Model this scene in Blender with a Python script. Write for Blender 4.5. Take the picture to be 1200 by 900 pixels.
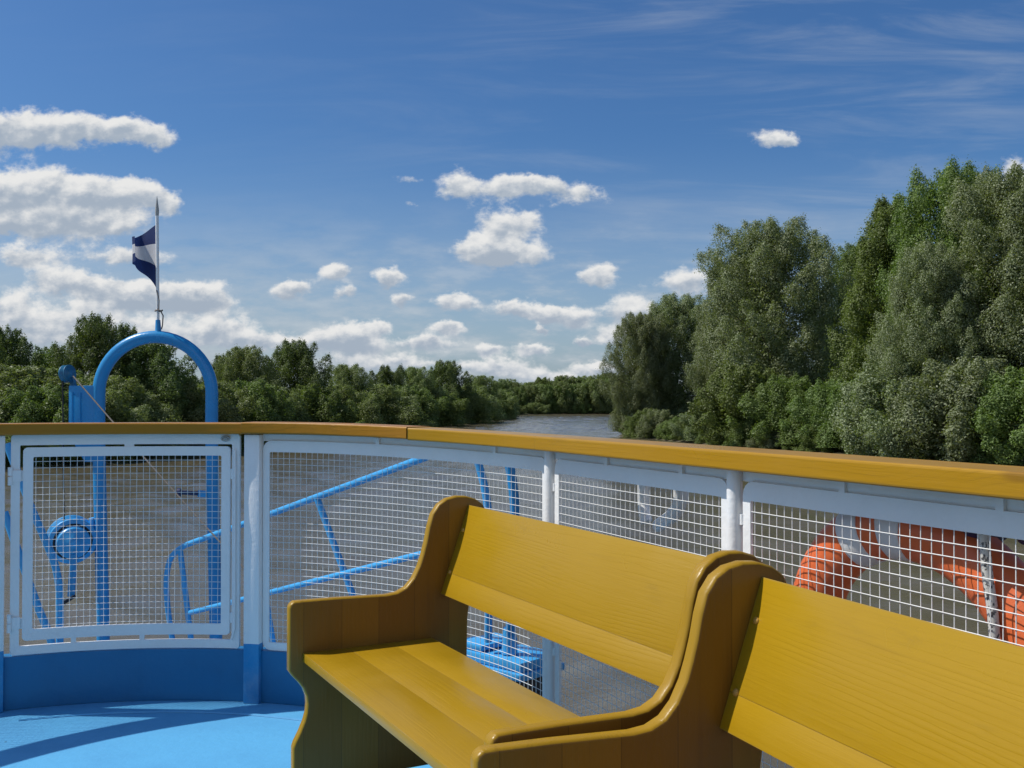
import bpy, bmesh, math, random
import numpy as np
from mathutils import Vector, Matrix

for o in list(bpy.data.objects):
    bpy.data.objects.remove(o, do_unlink=True)
SC = bpy.context.scene
COL = SC.collection
R = math.radians

# ------------------------------------------------------------------ camera
F_PX, HOR, EYE = 1192.6, 467.3, 1.206          # in pixels of the 1200x900 photograph; eye height over the deck
PITCH = math.atan((HOR - 450) / F_PX)
cam_data = bpy.data.cameras.new("camera")
cam = bpy.data.objects.new("camera", cam_data)
COL.objects.link(cam)
cam.location = (0, 0, EYE)
cam.rotation_euler = (math.pi / 2 + PITCH, 0, 0)
cam_data.sensor_width = 36
cam_data.lens = F_PX / 1200 * 36
cam_data.clip_start = 0.05
cam_data.clip_end = 9000
SC.camera = cam

# ------------------------------------------------------------------ exposure, sun, sky
SC.view_settings.view_transform = 'Standard'
SC.view_settings.look = 'None'
SC.view_settings.gamma = 1
SC.view_settings.exposure = 0.0
SC.view_settings.use_curve_mapping = False
SUN_AZ, SUN_EL = R(177), R(51)
TO_SUN = Vector((math.cos(SUN_EL) * math.cos(SUN_AZ), math.cos(SUN_EL) * math.sin(SUN_AZ), math.sin(SUN_EL)))
sun_data = bpy.data.lights.new("sun", 'SUN')
sun_data.energy = 4.4
sun_data.angle = R(0.53)
sun_data.color = (1.0, 0.95, 0.87)
sun = bpy.data.objects.new("sun", sun_data)
sun.rotation_euler = TO_SUN.to_track_quat('Z', 'Y').to_euler()
sun.location = (-20, -5, 30)
COL.objects.link(sun)

WORLD = bpy.data.worlds.new("World")
SC.world = WORLD
WORLD.use_nodes = True
WORLD.cycles.sampling_method = 'MANUAL'
WORLD.cycles.sample_map_resolution = 512


class NT:
    """tiny helper to write node trees"""
    def __init__(self, tree):
        self.t = tree
        for n in list(tree.nodes):
            tree.nodes.remove(n)

    def n(self, typ, **kw):
        nd = self.t.nodes.new(typ)
        for k, v in kw.items():
            setattr(nd, k, v)
        return nd

    def link(self, a, b):
        self.t.links.new(a, b)

    def _in(self, sock, v):
        if hasattr(v, 'node'):
            self.link(v, sock)
        else:
            sock.default_value = v

    def math(self, op, a, b=None, c=None, clamp=False):
        nd = self.n('ShaderNodeMath', operation=op, use_clamp=clamp)
        self._in(nd.inputs[0], a)
        if b is not None:
            self._in(nd.inputs[1], b)
        if c is not None:
            self._in(nd.inputs[2], c)
        return nd.outputs[0]

    def vmath(self, op, a, b=None, out=0):
        nd = self.n('ShaderNodeVectorMath', operation=op)
        self._in(nd.inputs[0], a)
        if b is not None:
            self._in(nd.inputs[1], b)
        return nd.outputs[out]

    def noise(self, vec, scale, detail=4, rough=0.55, dist=0.0, dim='3D'):
        nd = self.n('ShaderNodeTexNoise', noise_dimensions=dim)
        self.link(vec, nd.inputs['Vector'])
        nd.inputs['Scale'].default_value = scale
        nd.inputs['Detail'].default_value = detail
        nd.inputs['Roughness'].default_value = rough
        nd.inputs['Distortion'].default_value = dist
        return nd.outputs['Fac']

    def rng(self, v, a, b, c=0.0, d=1.0, smooth=True):
        nd = self.n('ShaderNodeMapRange', interpolation_type='SMOOTHSTEP' if smooth else 'LINEAR')
        self._in(nd.inputs['Value'], v)
        for k, x in zip(('From Min', 'From Max', 'To Min', 'To Max'), (a, b, c, d)):
            nd.inputs[k].default_value = x
        return nd.outputs[0]

    def mix(self, fac, a, b, blend='MIX'):
        nd = self.n('ShaderNodeMix', data_type='RGBA', blend_type=blend)
        self._in(nd.inputs[0], fac)
        for s, v in ((nd.inputs[6], a), (nd.inputs[7], b)):
            if hasattr(v, 'node'):
                self.link(v, s)
            else:
                s.default_value = (*v, 1) if len(v) == 3 else v
        return nd.outputs[2]

    def comb(self, x, y, z=0.0):
        nd = self.n('ShaderNodeCombineXYZ')
        for s, v in zip(nd.inputs, (x, y, z)):
            self._in(s, v)
        return nd.outputs[0]

    def mapping(self, vec, scale=(1, 1, 1), loc=(0, 0, 0), rot=(0, 0, 0)):
        nd = self.n('ShaderNodeMapping')
        self.link(vec, nd.inputs['Vector'])
        nd.inputs['Scale'].default_value = scale
        nd.inputs['Location'].default_value = loc
        nd.inputs['Rotation'].default_value = rot
        return nd.outputs[0]


def build_sky():
    t = NT(WORLD.node_tree)
    out = t.n('ShaderNodeOutputWorld')
    bg = t.n('ShaderNodeBackground')
    bg.inputs['Strength'].default_value = 0.075
    t.link(bg.outputs[0], out.inputs['Surface'])
    sky = t.n('ShaderNodeTexSky', sky_type='NISHITA')
    sky.sun_disc = False
    sky.sun_elevation = SUN_EL
    sky.sun_rotation = R(90) - SUN_AZ
    sky.altitude = 150
    sky.air_density = 1.0
    sky.dust_density = 1.6
    sky.ozone_density = 3.0
    tc = t.n('ShaderNodeTexCoord')
    d = t.n('ShaderNodeSeparateXYZ')
    t.link(tc.outputs['Generated'], d.inputs[0])
    y = t.math('MAXIMUM', d.outputs['Y'], 0.08)
    # gnomonic chart of the sky in front of the bow, 1 unit = 100 / 1192.6 of slope
    u = t.math('MULTIPLY', t.math('DIVIDE', d.outputs['X'], y), F_PX / 100)
    v = t.math('MULTIPLY', t.math('DIVIDE', d.outputs['Z'], y), F_PX / 100)
    uv = t.comb(u, v, 0.0)
    front = t.rng(d.outputs['Y'], 0.1, 0.35)
    # ragged edges: warp the chart before the cloud cells are measured
    w1 = t.n('ShaderNodeTexNoise')
    t.link(t.mapping(uv, (1.0, 1.35, 1)), w1.inputs['Vector'])
    w1.inputs['Scale'].default_value = 3.2
    w1.inputs['Detail'].default_value = 5
    w1.inputs['Roughness'].default_value = 0.6
    warp = t.vmath('MULTIPLY', t.vmath('SUBTRACT', w1.outputs['Color'], (0.5, 0.5, 0.5)), (0.30, 0.26, 0.0))
    p = t.vmath('ADD', uv, warp)
    cells = [
        # cx, cy, rx, ry (photo px), weight
        (38, 150, 46, 24, 1.1), (100, 150, 40, 20, 1.0), (150, 152, 30, 17, 1.0), (186, 160, 22, 15, .85), (-30, 156, 50, 26, 1.0),
        (40, 220, 52, 24, 1.1), (100, 228, 44, 22, 1.05), (150, 226, 38, 20, 1.0), (190, 236, 20, 18, .9), (-20, 230, 50, 30, 1.0), (30, 262, 75, 20, .95), (120, 262, 60, 18, .9),
        (150, 300, 50, 9, .7), (66, 328, 36, 14, .95), (120, 338, 26, 10, .8), (175, 345, 30, 13, .85), (232, 346, 38, 14, 1.0), (16, 366, 26, 20, 1.0),
        (262, 384, 40, 14, .9), (225, 352, 34, 10, .9), (145, 352, 30, 10, .9), (30, 300, 40, 10, .75), (95, 366, 40, 12, .8), (300, 402, 30, 9, .8), (215, 400, 36, 9, .8), (422, 398, 20, 11, .95), (345, 404, 22, 9, .7), (395, 396, 36, 15, 1.05), (170, 385, 40, 12, .7), (60, 392, 50, 14, .75),
        (538, 218, 22, 18, 1.0), (590, 217, 26, 12, .95), (630, 214, 26, 11, .95), (676, 226, 34, 11, .85), (598, 262, 38, 14, 1.05),
        (560, 294, 30, 12, 1.0), (600, 297, 40, 13, 1.1), (340, 337, 23, 9, 1.05), (392, 318, 22, 8, .85), (404, 343, 17, 8, .8), (458, 323, 16, 11, 1.05),
        (472, 352, 14, 7, .85), (533, 354, 23, 9, 1.0), (605, 362, 28, 9, 1.05), (635, 368, 16, 7, .9), (670, 370, 22, 10, 1.0), (700, 322, 20, 11, 1.05),
        (735, 362, 26, 17, .85), (765, 372, 22, 10, .8), (805, 330, 34, 15, .85), (900, 162, 20, 11, .72), (925, 163, 13, 8, .68), (527, 383, 24, 7, .85), (636, 386, 12, 4, .9),
        (626, 408, 22, 7, .95), (575, 409, 14, 6, .9), (682, 402, 10, 5, .9), (500, 402, 44, 7, .65), (585, 430, 50, 9, .65),
        (1195, 215, 22, 24, 1.0), (700, 432, 26, 7, .8), (445, 380, 18, 7, .65), (480, 212, 22, 6, .5), (478, 241, 16, 4, .48), (450, 425, 60, 9, .7),
        (640, 445, 50, 8, .7), (720, 395, 34, 9, .65),
    ]
    acc = 0.0
    hgt = 0.0
    for ci, (cx, cy, rx, ry, wgt) in enumerate(cells):
        if ci and ci % 4 == 0:
            # chain the groups of cells one after the other (keeps the shader stack small)
            nd = t.n('ShaderNodeVectorMath', operation='MULTIPLY_ADD')
            t.link(t.math('ADD', acc, hgt), nd.inputs[0])
            nd.inputs[1].default_value = (1e-7, 1e-7, 0)
            t.link(p, nd.inputs[2])
            p = nd.outputs[0]
        if cy > 280:
            rx, ry, wgt = rx * 1.10, ry * 1.28, max(wgt + .14, .95)
        elif cx > 400:
            rx, ry, wgt = rx * 1.08, ry * 1.28, wgt + .05
        c = ((cx - 600) / 100, (HOR - cy) / 100, 0)
        q = t.vmath('MULTIPLY', t.vmath('SUBTRACT', p, c), (100 / rx, 100 / ry, 0))
        e = t.math('MULTIPLY', t.math('EXPONENT', t.math('MULTIPLY', t.vmath('DOT_PRODUCT', q, q, out=1), -1.0)), wgt)
        s = t.n('ShaderNodeSeparateXYZ')
        t.link(q, s.inputs[0])
        acc = t.math('ADD', e, acc)
        hgt = t.math('MULTIPLY_ADD', e, s.outputs[1], hgt)
    fbm = t.noise(t.mapping(uv, (1, 1.4, 1), loc=(3.1, 1.7, 0)), 3.4, 10, 0.62)
    puff = t.noise(t.mapping(uv, (1, 1.4, 1), loc=(3.1, 1.7, 0)), 3.4, 6, 0.55)
    puff2 = t.noise(t.mapping(uv, (1, 1.4, 1), loc=(3.1 - 0.07, 1.7 + 0.10, 0)), 3.4, 6, 0.55)
    dens = t.math('ADD', acc, t.math('MULTIPLY', t.math('SUBTRACT', fbm, 0.5), 1.35))
    alpha = t.rng(dens, 0.33, 0.84)
    # low broken cumulus that fills the band just over the trees, and everywhere behind the viewer
    low = t.noise(t.mapping(uv, (0.8, 2.6, 1), loc=(7.3, 2.2, 0)), 1.7, 7, 0.6)
    band = t.rng(v, 0.4, 2.6, 1.0, 0.0)
    left_more = t.rng(u, -6.0, 2.0, 0.21, 0.02)
    lowa = t.math('MULTIPLY', t.rng(t.math('ADD', low, left_more), 0.47, 0.72), t.math('MULTIPLY', band, 0.55))
    # thin cirrus streaks
    ci = t.noise(t.mapping(uv, (0.16, 1.25, 1), rot=(0, 0, R(-9)), loc=(1.2, 5.3, 0)), 1.6, 6, 0.62, 0.6)
    ci2 = t.noise(t.mapping(uv, (0.35, 0.35, 1), loc=(9.2, 0.3, 0)), 1.0, 2)
    right_more = t.rng(u, -2.5, 3.5, 0.15, 1.0)
    cira = t.math('MULTIPLY', t.math('MULTIPLY', t.rng(ci, 0.42, 0.78), t.rng(ci2, 0.30, 0.60)), t.math('MULTIPLY', right_more, 0.30))
    # brightness inside a cloud: sunlit heads, grey flat bases
    rel = t.math('DIVIDE', hgt, t.math('ADD', acc, 0.08))
    relief = t.math('MULTIPLY', t.math('SUBTRACT', puff, puff2), 1.5)
    sh = t.math('ADD', t.math('ADD', t.math('MULTIPLY', rel, 0.75), relief), t.math('MULTIPLY', t.math('SUBTRACT', 0.9, acc), 0.35))
    shade = t.rng(sh, -0.50, 0.50)
    ccol = t.mix(shade, (4.9, 5.8, 7.0), (10.8, 10.8, 10.7))
    skyc = sky.outputs[0]
    hs = t.n('ShaderNodeHueSaturation')
    hs.inputs['Saturation'].default_value = 1.12
    t.link(skyc, hs.inputs['Color'])
    skyc = t.mix(1.0, hs.outputs[0], (0.70, 1.02, 1.34), 'MULTIPLY')
    c1 = t.mix(t.math('MULTIPLY', cira, front), skyc, (7.0, 7.6, 8.2))
    c1 = t.mix(t.rng(v, -0.2, 3.2, 0.46, 0.0), c1, (7.2, 8.3, 9.4))
    lowsh = t.rng(low, 0.5, 0.8)
    c2 = t.mix(lowa, c1, t.mix(lowsh, (6.4, 7.1, 7.9), (9.2, 9.4, 9.5)))
    c3 = t.mix(t.math('MULTIPLY', alpha, front), c2, ccol)
    # unseen cumulus added behind the viewer to brighten faces looking aft
    aft = t.noise(t.mapping(tc.outputs['Generated'], (1, 1, 2.4)), 3.4, 6, 0.58)
    el = t.rng(d.outputs['Z'], 0.02, 0.10)
    el2 = t.rng(d.outputs['Z'], 0.45, 0.80, 1.0, 0.0)
    am = t.math('MULTIPLY', t.math('MULTIPLY', t.rng(aft, 0.44, 0.58), t.math('MULTIPLY', el, el2)), t.rng(d.outputs['Y'], -0.25, 0.05, 1.0, 0.0))
    c4 = t.mix(am, c3, (9.6, 9.8, 10.0))
    t.link(c4, bg.inputs['Color'])


build_sky()

# ------------------------------------------------------------------ small helpers


def at(px, py, d):
    """the point seen at photo pixel (px, py) at distance d along the deck (world y)"""
    xc, zc = (px - 600) / F_PX, (450 - py) / F_PX
    v = Vector((xc, math.cos(PITCH) - zc * math.sin(PITCH), math.sin(PITCH) + zc * math.cos(PITCH)))
    return Vector((0, 0, EYE)) + v * (d / v.y)


def tag(o, label=None, cat=None, group=None, kind=None):
    if label:
        o['label'] = label
    if cat:
        o['category'] = cat
    if group:
        o['group'] = group
    if kind:
        o['kind'] = kind
    return o


def empty(name, loc=(0, 0, 0), rz=0.0):
    o = bpy.data.objects.new(name, None)
    o.empty_display_size = 0.1
    o.location = loc
    o.rotation_euler = (0, 0, rz)
    COL.objects.link(o)
    return o


class MB:
    """collects geometry, links it as one mesh object"""
    def __init__(self):
        self.v, self.f, self.uv, self.sm = [], [], [], []

    def add(self, verts, faces, uvs=None, smooth=False):
        b = len(self.v)
        self.v += [tuple(x) for x in verts]
        for i, f in enumerate(faces):
            self.f.append(tuple(b + k for k in f))
            self.uv.append(uvs[i] if uvs else None)
            self.sm.append(smooth)

    def box(self, c, s, M=None):
        hx, hy, hz = s[0] / 2, s[1] / 2, s[2] / 2
        vs = [Vector((x * hx, y * hy, z * hz)) for x in (-1, 1) for y in (-1, 1) for z in (-1, 1)]
        if M is not None:
            vs = [M @ q for q in vs]
        vs = [q + Vector(c) for q in vs]
        self.add(vs, [(0, 1, 3, 2), (4, 6, 7, 5), (0, 4, 5, 1), (2, 3, 7, 6), (0, 2, 6, 4), (1, 5, 7, 3)])

    def tube(self, pts, r, n=10, caps=True, smooth=True):
        pts = [Vector(p) for p in pts]
        rs = r if isinstance(r, (list, tuple)) else [r] * len(pts)
        rings = []
        up = None
        for i, p in enumerate(pts):
            tdir = (pts[min(i + 1, len(pts) - 1)] - pts[max(i - 1, 0)]).normalized()
            if up is None:
                up = Vector((0, 0, 1)) if abs(tdir.z) < 0.9 else Vector((1, 0, 0))
            a = (up - tdir * up.dot(tdir))
            if a.length < 1e-5:
                a = tdir.orthogonal()
            a.normalize()
            up = a
            b = tdir.cross(a)
            rings.append([p + (a * math.cos(2 * math.pi * k / n) + b * math.sin(2 * math.pi * k / n)) * rs[i] for k in range(n)])
        vs = [q for rg in rings for q in rg]
        fs = []
        for i in range(len(pts) - 1):
            for k in range(n):
                k2 = (k + 1) % n
                fs.append((i * n + k, i * n + k2, (i + 1) * n + k2, (i + 1) * n + k))
        self.add(vs, fs, smooth=smooth)
        if caps:
            self.add(rings[0], [tuple(reversed(range(n)))])
            self.add(rings[-1], [tuple(range(n))])

    def lathe(self, prof, M=None, n=20, smooth=True):
        """prof: (r, z) pairs revolved round local z"""
        vs = []
        for r, z in prof:
            for k in range(n):
                q = Vector((r * math.cos(2 * math.pi * k / n), r * math.sin(2 * math.pi * k / n), z))
                vs.append(M @ q if M is not None else q)
        fs = []
        for i in range(len(prof) - 1):
            for k in range(n):
                k2 = (k + 1) % n
                fs.append((i * n + k, i * n + k2, (i + 1) * n + k2, (i + 1) * n + k))
        self.add(vs, fs, smooth=smooth)

    def build(self, name, m, parent=None, bevel=0.0, seg=2, auto=None):
        me = bpy.data.meshes.new(name)
        me.from_pydata(self.v, [], self.f)
        if any(u is not None for u in self.uv):
            lay = me.uv_layers.new(name="UVMap")
            for poly, u in zip(me.polygons, self.uv):
                for li, k in zip(poly.loop_indices, range(len(poly.vertices))):
                    lay.data[li].uv = u[k] if u else (0, 0)
        me.polygons.foreach_set('use_smooth', self.sm)
        me.materials.append(m)
        o = bpy.data.objects.new(name, me)
        COL.objects.link(o)
        if parent is not None:
            o.parent = parent
        if bevel:
            bm = bmesh.new()
            bm.from_mesh(me)
            bmesh.ops.remove_doubles(bm, verts=bm.verts, dist=1e-5)
            bmesh.ops.recalc_face_normals(bm, faces=bm.faces)
            es = [e for e in bm.edges if len(e.link_faces) == 2 and e.calc_face_angle(0) > R(40)]
            bmesh.ops.bevel(bm, geom=es, offset=bevel, segments=seg, profile=0.5, affect='EDGES')
            for f in bm.faces:
                f.smooth = True
            bm.to_mesh(me)
            bm.free()
            me.set_sharp_from_angle(angle=R(35))
        return o


def prism(mb, outline, axis_pt, depth):
    """extrude a 2-D outline: axis_pt(a, b, k) -> 3-D point, k = 0 / 1"""
    n = len(outline)
    vs = [axis_pt(a, b, 0) for a, b in outline] + [axis_pt(a, b, depth) for a, b in outline]
    fs = [tuple(range(n)), tuple(reversed(range(n, 2 * n)))]
    fs += [(k, k + n, (k + 1) % n + n, (k + 1) % n) for k in range(n)]
    mb.add(vs, fs)


# ------------------------------------------------------------------ materials
def new_mat(name):
    m = bpy.data.materials.new(name)
    m.use_nodes = True
    t = NT(m.node_tree)
    out = t.n('ShaderNodeOutputMaterial')
    b = t.n('ShaderNodeBsdfPrincipled')
    t.link(b.outputs[0], out.inputs['Surface'])
    return m, t, b, out


def paint(name, col, rough=0.35, dirt=0.10, scale=9.0, bump=0.02, spec=0.5, dirt_col=None, chips=0.0, chip_col=(0.12, 0.06, 0.03), split_z=None, low_col=None):
    m, t, b, out = new_mat(name)
    tc = t.n('ShaderNodeTexCoord').outputs['Object']
    n1 = t.noise(tc, scale, 6, 0.65)
    n2 = t.noise(tc, scale * 9, 3, 0.6)
    base = col
    if split_z is not None:
        s = t.n('ShaderNodeSeparateXYZ')
        t.link(tc, s.inputs[0])
        z = t.math('ADD', s.outputs['Z'], t.math('MULTIPLY', t.math('SUBTRACT', n1, 0.5), 0.006))
        base = t.mix(t.math('GREATER_THAN', z, split_z), low_col, col)
    dc = dirt_col or tuple(c * 0.6 for c in col)
    c = t.mix(t.math('MULTIPLY', t.rng(n1, 0.42, 0.75), dirt * 2.2), base, dc)
    c = t.mix(t.math('MULTIPLY', t.rng(n2, 0.55, 0.8), dirt), c, dc)
    if chips:
        n3 = t.noise(tc, scale * 2.2, 8, 0.72)
        c = t.mix(t.rng(n3, 0.735 - chips, 0.755 - chips), c, chip_col)
    t.link(c, b.inputs['Base Color'])
    t.link(t.rng(n1, 0.2, 0.8, rough - 0.08, rough + 0.14), b.inputs['Roughness'])
    b.inputs['Specular IOR Level'].default_value = spec
    bp = t.n('ShaderNodeBump')
    bp.inputs['Strength'].default_value = 0.5
    bp.inputs['Distance'].default_value = bump * 0.05
    t.link(t.math('ADD', n2, t.math('MULTIPLY', n1, 2.0)), bp.inputs['Height'])
    t.link(bp.outputs[0], b.inputs['Normal'])
    return m


YEL = (0.355, 0.208, 0.0055)


def wood(name, along='X', uv=False, col=YEL, seed=0.0, rough=0.33, strips=0.0):
    """painted plank: grain runs along one axis, cathedral arches, knots, worn streaks"""
    m, t, b, out = new_mat(name)
    tcn = t.n('ShaderNodeTexCoord')
    tc = tcn.outputs['UV' if uv else 'Object']
    rot = {'X': (0, 0, 0), 'Y': (0, 0, R(90)), 'Z': (0, R(90), 0)}[along]
    p = t.mapping(tc, (1, 1, 1), rot=rot, loc=(seed, seed * 0.37, seed * 0.71))
    # rings: distance across the grain, pushed about by a long stretched noise
    big = t.noise(t.mapping(p, (0.45, 4.2, 4.2)), 1.0, 2.0, 0.45, 0.3)
    s = t.n('ShaderNodeSeparateXYZ')
    t.link(p, s.inputs[0])
    vor = t.n('ShaderNodeTexVoronoi', feature='F1')
    t.link(t.mapping(p, (1.7, 5.2, 5.2)), vor.inputs['Vector'])
    vor.inputs['Scale'].default_value = 1.0
    vs_ = t.n('ShaderNodeSeparateXYZ')
    t.link(vor.outputs['Color'], vs_.inputs[0])
    has = t.math('GREATER_THAN', vs_.outputs[0], 0.45)
    swirl = t.math('MULTIPLY', t.rng(vor.outputs['Distance'], 0.0, 0.55, 1.0, 0.0), has)
    ring = t.math('ADD', t.math('MULTIPLY', big, 15.0), t.math('MULTIPLY', t.math('ADD', s.outputs['Y'], s.outputs['Z']), 72.0))
    ring = t.math('MULTIPLY_ADD', swirl, 6.0, ring)
    fine = t.noise(t.mapping(p, (5, 90, 90)), 1.0, 3, 0.6)
    saw = t.math('FRACT', t.math('ADD', ring, t.math('MULTIPLY', fine, 0.9)))
    line = t.math('MULTIPLY', t.rng(saw, 0.35, 0.9), t.rng(saw, 0.92, 1.0, 1.0, 0.0))
    gap = t.noise(t.mapping(p, (2.4, 11, 11), loc=(2, 5, 3)), 1.0, 4, 0.6)
    line = t.math('MULTIPLY', line, t.rng(gap, 0.42, 0.66, 0.12, 1.0))
    # knots
    knot = t.math('MULTIPLY', t.rng(vor.outputs['Distance'], 0.03, 0.085, 1.0, 0.0), has)
    streak = t.noise(t.mapping(p, (1.1, 34, 34)), 1.0, 5, 0.62)
    blot = t.noise(p, 3.2, 4, 0.6)
    worn = t.noise(t.mapping(p, (1.0, 3.5, 3.5)), 7, 9, 0.72)
    dark = (col[0] * 0.50, col[1] * 0.46, col[2] * 0.6 + 0.004)
    pale = (col[0] * 1.04, col[1] * 1.06, col[2] * 1.6 + 0.001)
    c = t.mix(t.rng(blot, 0.3, 0.72, 0, 0.55), col, pale)
    c = t.mix(t.math('MULTIPLY', line, t.math('ADD', t.rng(blot, 0.42, 0.72, 0.0, 0.15), t.math('MULTIPLY', swirl, 0.30))), c, dark)
    c = t.mix(t.rng(streak, 0.57, 0.80, 0, 0.45), c, dark)
    smear = t.noise(t.mapping(p, (2.2, 9, 9), loc=(4, 1, 7)), 1.0, 6, 0.7)
    c = t.mix(t.rng(smear, 0.56, 0.80, 0, 0.38), c, (0.15, 0.098, 0.02))
    c = t.mix(t.math('MULTIPLY', knot, 0.5), c, (col[0] * 0.4, col[1] * 0.33, 0.008))
    c = t.mix(t.rng(worn, 0.68, 0.80, 0, 0.45), c, (0.15, 0.105, 0.04))
    geo = t.n('ShaderNodeNewGeometry')
    bev = t.n('ShaderNodeBevel', samples=4)
    bev.inputs['Radius'].default_value = 0.007
    sharp = t.math('SUBTRACT', 1.0, t.vmath('DOT_PRODUCT', bev.outputs[0], geo.outputs['Normal'], out=1))
    edge = t.math('MULTIPLY', t.rng(sharp, 0.015, 0.16), t.rng(worn, 0.38, 0.60))
    c = t.mix(t.math('MULTIPLY', edge, 0.65), c, (0.30, 0.215, 0.09))
    if strips:
        # glued boards of slightly different tone, with a fine dark joint
        so = t.n('ShaderNodeSeparateXYZ')
        t.link(tcn.outputs['Object'], so.inputs[0])
        q = t.math('DIVIDE', so.outputs['Y'], strips)
        wn = t.n('ShaderNodeTexWhiteNoise', noise_dimensions='1D')
        t.link(t.math('FLOOR', q), wn.inputs['W'])
        c = t.mix(t.rng(wn.outputs['Value'], 0, 1, 0.0, 0.55, False), c, (col[0] * .55, col[1] * .48, col[2] * .8))
        fr = t.math('FRACT', q)
        joint = t.rng(t.math('ABSOLUTE', t.math('SUBTRACT', fr, 0.5)), 0.490, 0.497)
        c = t.mix(t.math('MULTIPLY', joint, 0.55), c, (0.03, 0.018, 0.006))
    t.link(c, b.inputs['Base Color'])
    t.link(t.rng(blot, 0.3, 0.8, rough - 0.06, rough + 0.14), b.inputs['Roughness'])
    b.inputs['Specular IOR Level'].default_value = 0.34
    bp = t.n('ShaderNodeBump')
    bp.inputs['Strength'].default_value = 0.35
    bp.inputs['Distance'].default_value = 0.0022
    t.link(t.math('ADD', t.math('MULTIPLY', line, -0.35), t.math('ADD', fine, t.math('MULTIPLY', worn, -0.5))), bp.inputs['Height'])
    t.link(bp.outputs[0], b.inputs['Normal'])
    return m


M = {}


def deck_mat():
    m, t, b, out = new_mat('deck_paint')
    tc = t.n('ShaderNodeTexCoord').outputs['Object']
    n1 = t.noise(tc, 2.3, 7, 0.66)
    n2 = t.noise(tc, 30, 4, 0.6)
    c = t.mix(t.rng(n1, 0.36, 0.72), (0.118, 0.420, 0.715), (0.092, 0.345, 0.615))
    sc = t.noise(t.mapping(tc, (1.2, 26, 1), rot=(0, 0, R(35))), 1.4, 5, 0.7)
    c = t.mix(t.rng(sc, 0.60, 0.76, 0, 0.30), c, (0.16, 0.42, 0.62))
    sc2 = t.noise(t.mapping(tc, (22, 1.4, 1), rot=(0, 0, R(-18))), 1.2, 5, 0.7)
    c = t.mix(t.rng(sc2, 0.62, 0.78, 0, 0.35), c, (0.065, 0.24, 0.44))
    vo = t.n('ShaderNodeTexVoronoi', feature='F1')
    t.link(tc, vo.inputs['Vector'])
    vo.inputs['Scale'].default_value = 7.5
    vx = t.n('ShaderNodeSeparateXYZ')
    t.link(vo.outputs['Color'], vx.inputs[0])
    spot = t.math('MULTIPLY', t.rng(vo.outputs['Distance'], 0.025, 0.055, 1, 0), t.math('GREATER_THAN', vx.outputs[1], 0.62))
    c = t.mix(t.math('MULTIPLY', spot, 0.75), c, (0.05, 0.11, 0.16))
    t.link(c, b.inputs['Base Color'])
    t.link(t.rng(n1, 0.3, 0.7, 0.34, 0.55), b.inputs['Roughness'])
    b.inputs['Specular IOR Level'].default_value = 0.35
    bp = t.n('ShaderNodeBump')
    bp.inputs['Strength'].default_value = 0.6
    bp.inputs['Distance'].default_value = 0.004
    t.link(t.math('ADD', t.math('MULTIPLY', n2, 0.5), t.math('MULTIPLY', n1, 2.5)), bp.inputs['Height'])
    t.link(bp.outputs[0], b.inputs['Normal'])
    return m


M['deck'] = deck_mat()
M['coaming'] = paint('coaming_paint', (0.010, 0.150, 0.34), 0.38, 0.12, 5, 0.04)
M['arch'] = paint('arch_paint', (0.020, 0.255, 0.56), 0.28, 0.10, 7, 0.03, chips=0.01, chip_col=(0.16, 0.1, 0.06))
M['teal'] = paint('pulley_paint', (0.02, 0.15, 0.27), 0.35, 0.2, 14, 0.03)
M['pipe'] = paint('pipe_paint', (0.055, 0.36, 0.72), 0.32, 0.10, 9, 0.03, chips=0.02, chip_col=(0.05, 0.07, 0.09))
M['white'] = paint('white_paint', (0.83, 0.83, 0.82), 0.38, 0.08, 6, 0.06, chips=0.02, chip_col=(0.34, 0.22, 0.12), dirt_col=(0.58, 0.57, 0.54))
M['post'] = paint('post_paint', (0.83, 0.83, 0.82), 0.38, 0.08, 6, 0.06, chips=0.02, chip_col=(0.34, 0.22, 0.12), dirt_col=(0.58, 0.57, 0.54), split_z=0.236, low_col=(0.022, 0.24, 0.52))
M['wire'] = paint('wire_paint', (0.80, 0.80, 0.78), 0.45, 0.10, 20, 0.0, chips=0.035, chip_col=(0.26, 0.16, 0.09))
M['hull_white'] = paint('hull_white', (0.74, 0.74, 0.72), 0.35, 0.08, 1.5, 0.02)
M['hull_blue'] = paint('hull_blue', (0.02, 0.12, 0.35), 0.35, 0.1, 1.5, 0.02)
M['dark'] = paint('dark_steel', (0.012, 0.016, 0.024), 0.5, 0.1, 12, 0.03)
M['navy'] = paint('navy_paint', (0.012, 0.022, 0.085), 0.4, 0.1, 12, 0.02)
M['steel'] = paint('bare_steel', (0.42, 0.42, 0.40), 0.4, 0.2, 20, 0.02, dirt_col=(0.22, 0.16, 0.1))
M['cable'] = paint('wire_rope', (0.20, 0.17, 0.14), 0.6, 0.2, 60, 0.05)
M['black_rope'] = paint('dark_rope', (0.02, 0.02, 0.02), 0.8, 0.2, 60, 0.05)
M['orange'] = paint('buoy_orange', (0.74, 0.155, 0.045), 0.42, 0.10, 8, 0.03, dirt_col=(0.66, 0.17, 0.075))
M['band'] = paint('buoy_band', (0.74, 0.74, 0.73), 0.4, 0.1, 16, 0.02, dirt_col=(0.5, 0.5, 0.5))
M['seat_wood'] = wood('yellow_plank', 'X', seed=1.3)
M['back_wood'] = wood('yellow_back_plank', 'X', seed=4.75)
M['end_wood'] = wood('yellow_end_plank', 'Z', seed=7.7, col=(0.225, 0.112, 0.010), rough=0.42, strips=0.118)
M['rim_wood'] = wood('yellow_rim', 'Z', seed=3.3, col=(0.335, 0.19, 0.007))
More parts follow.
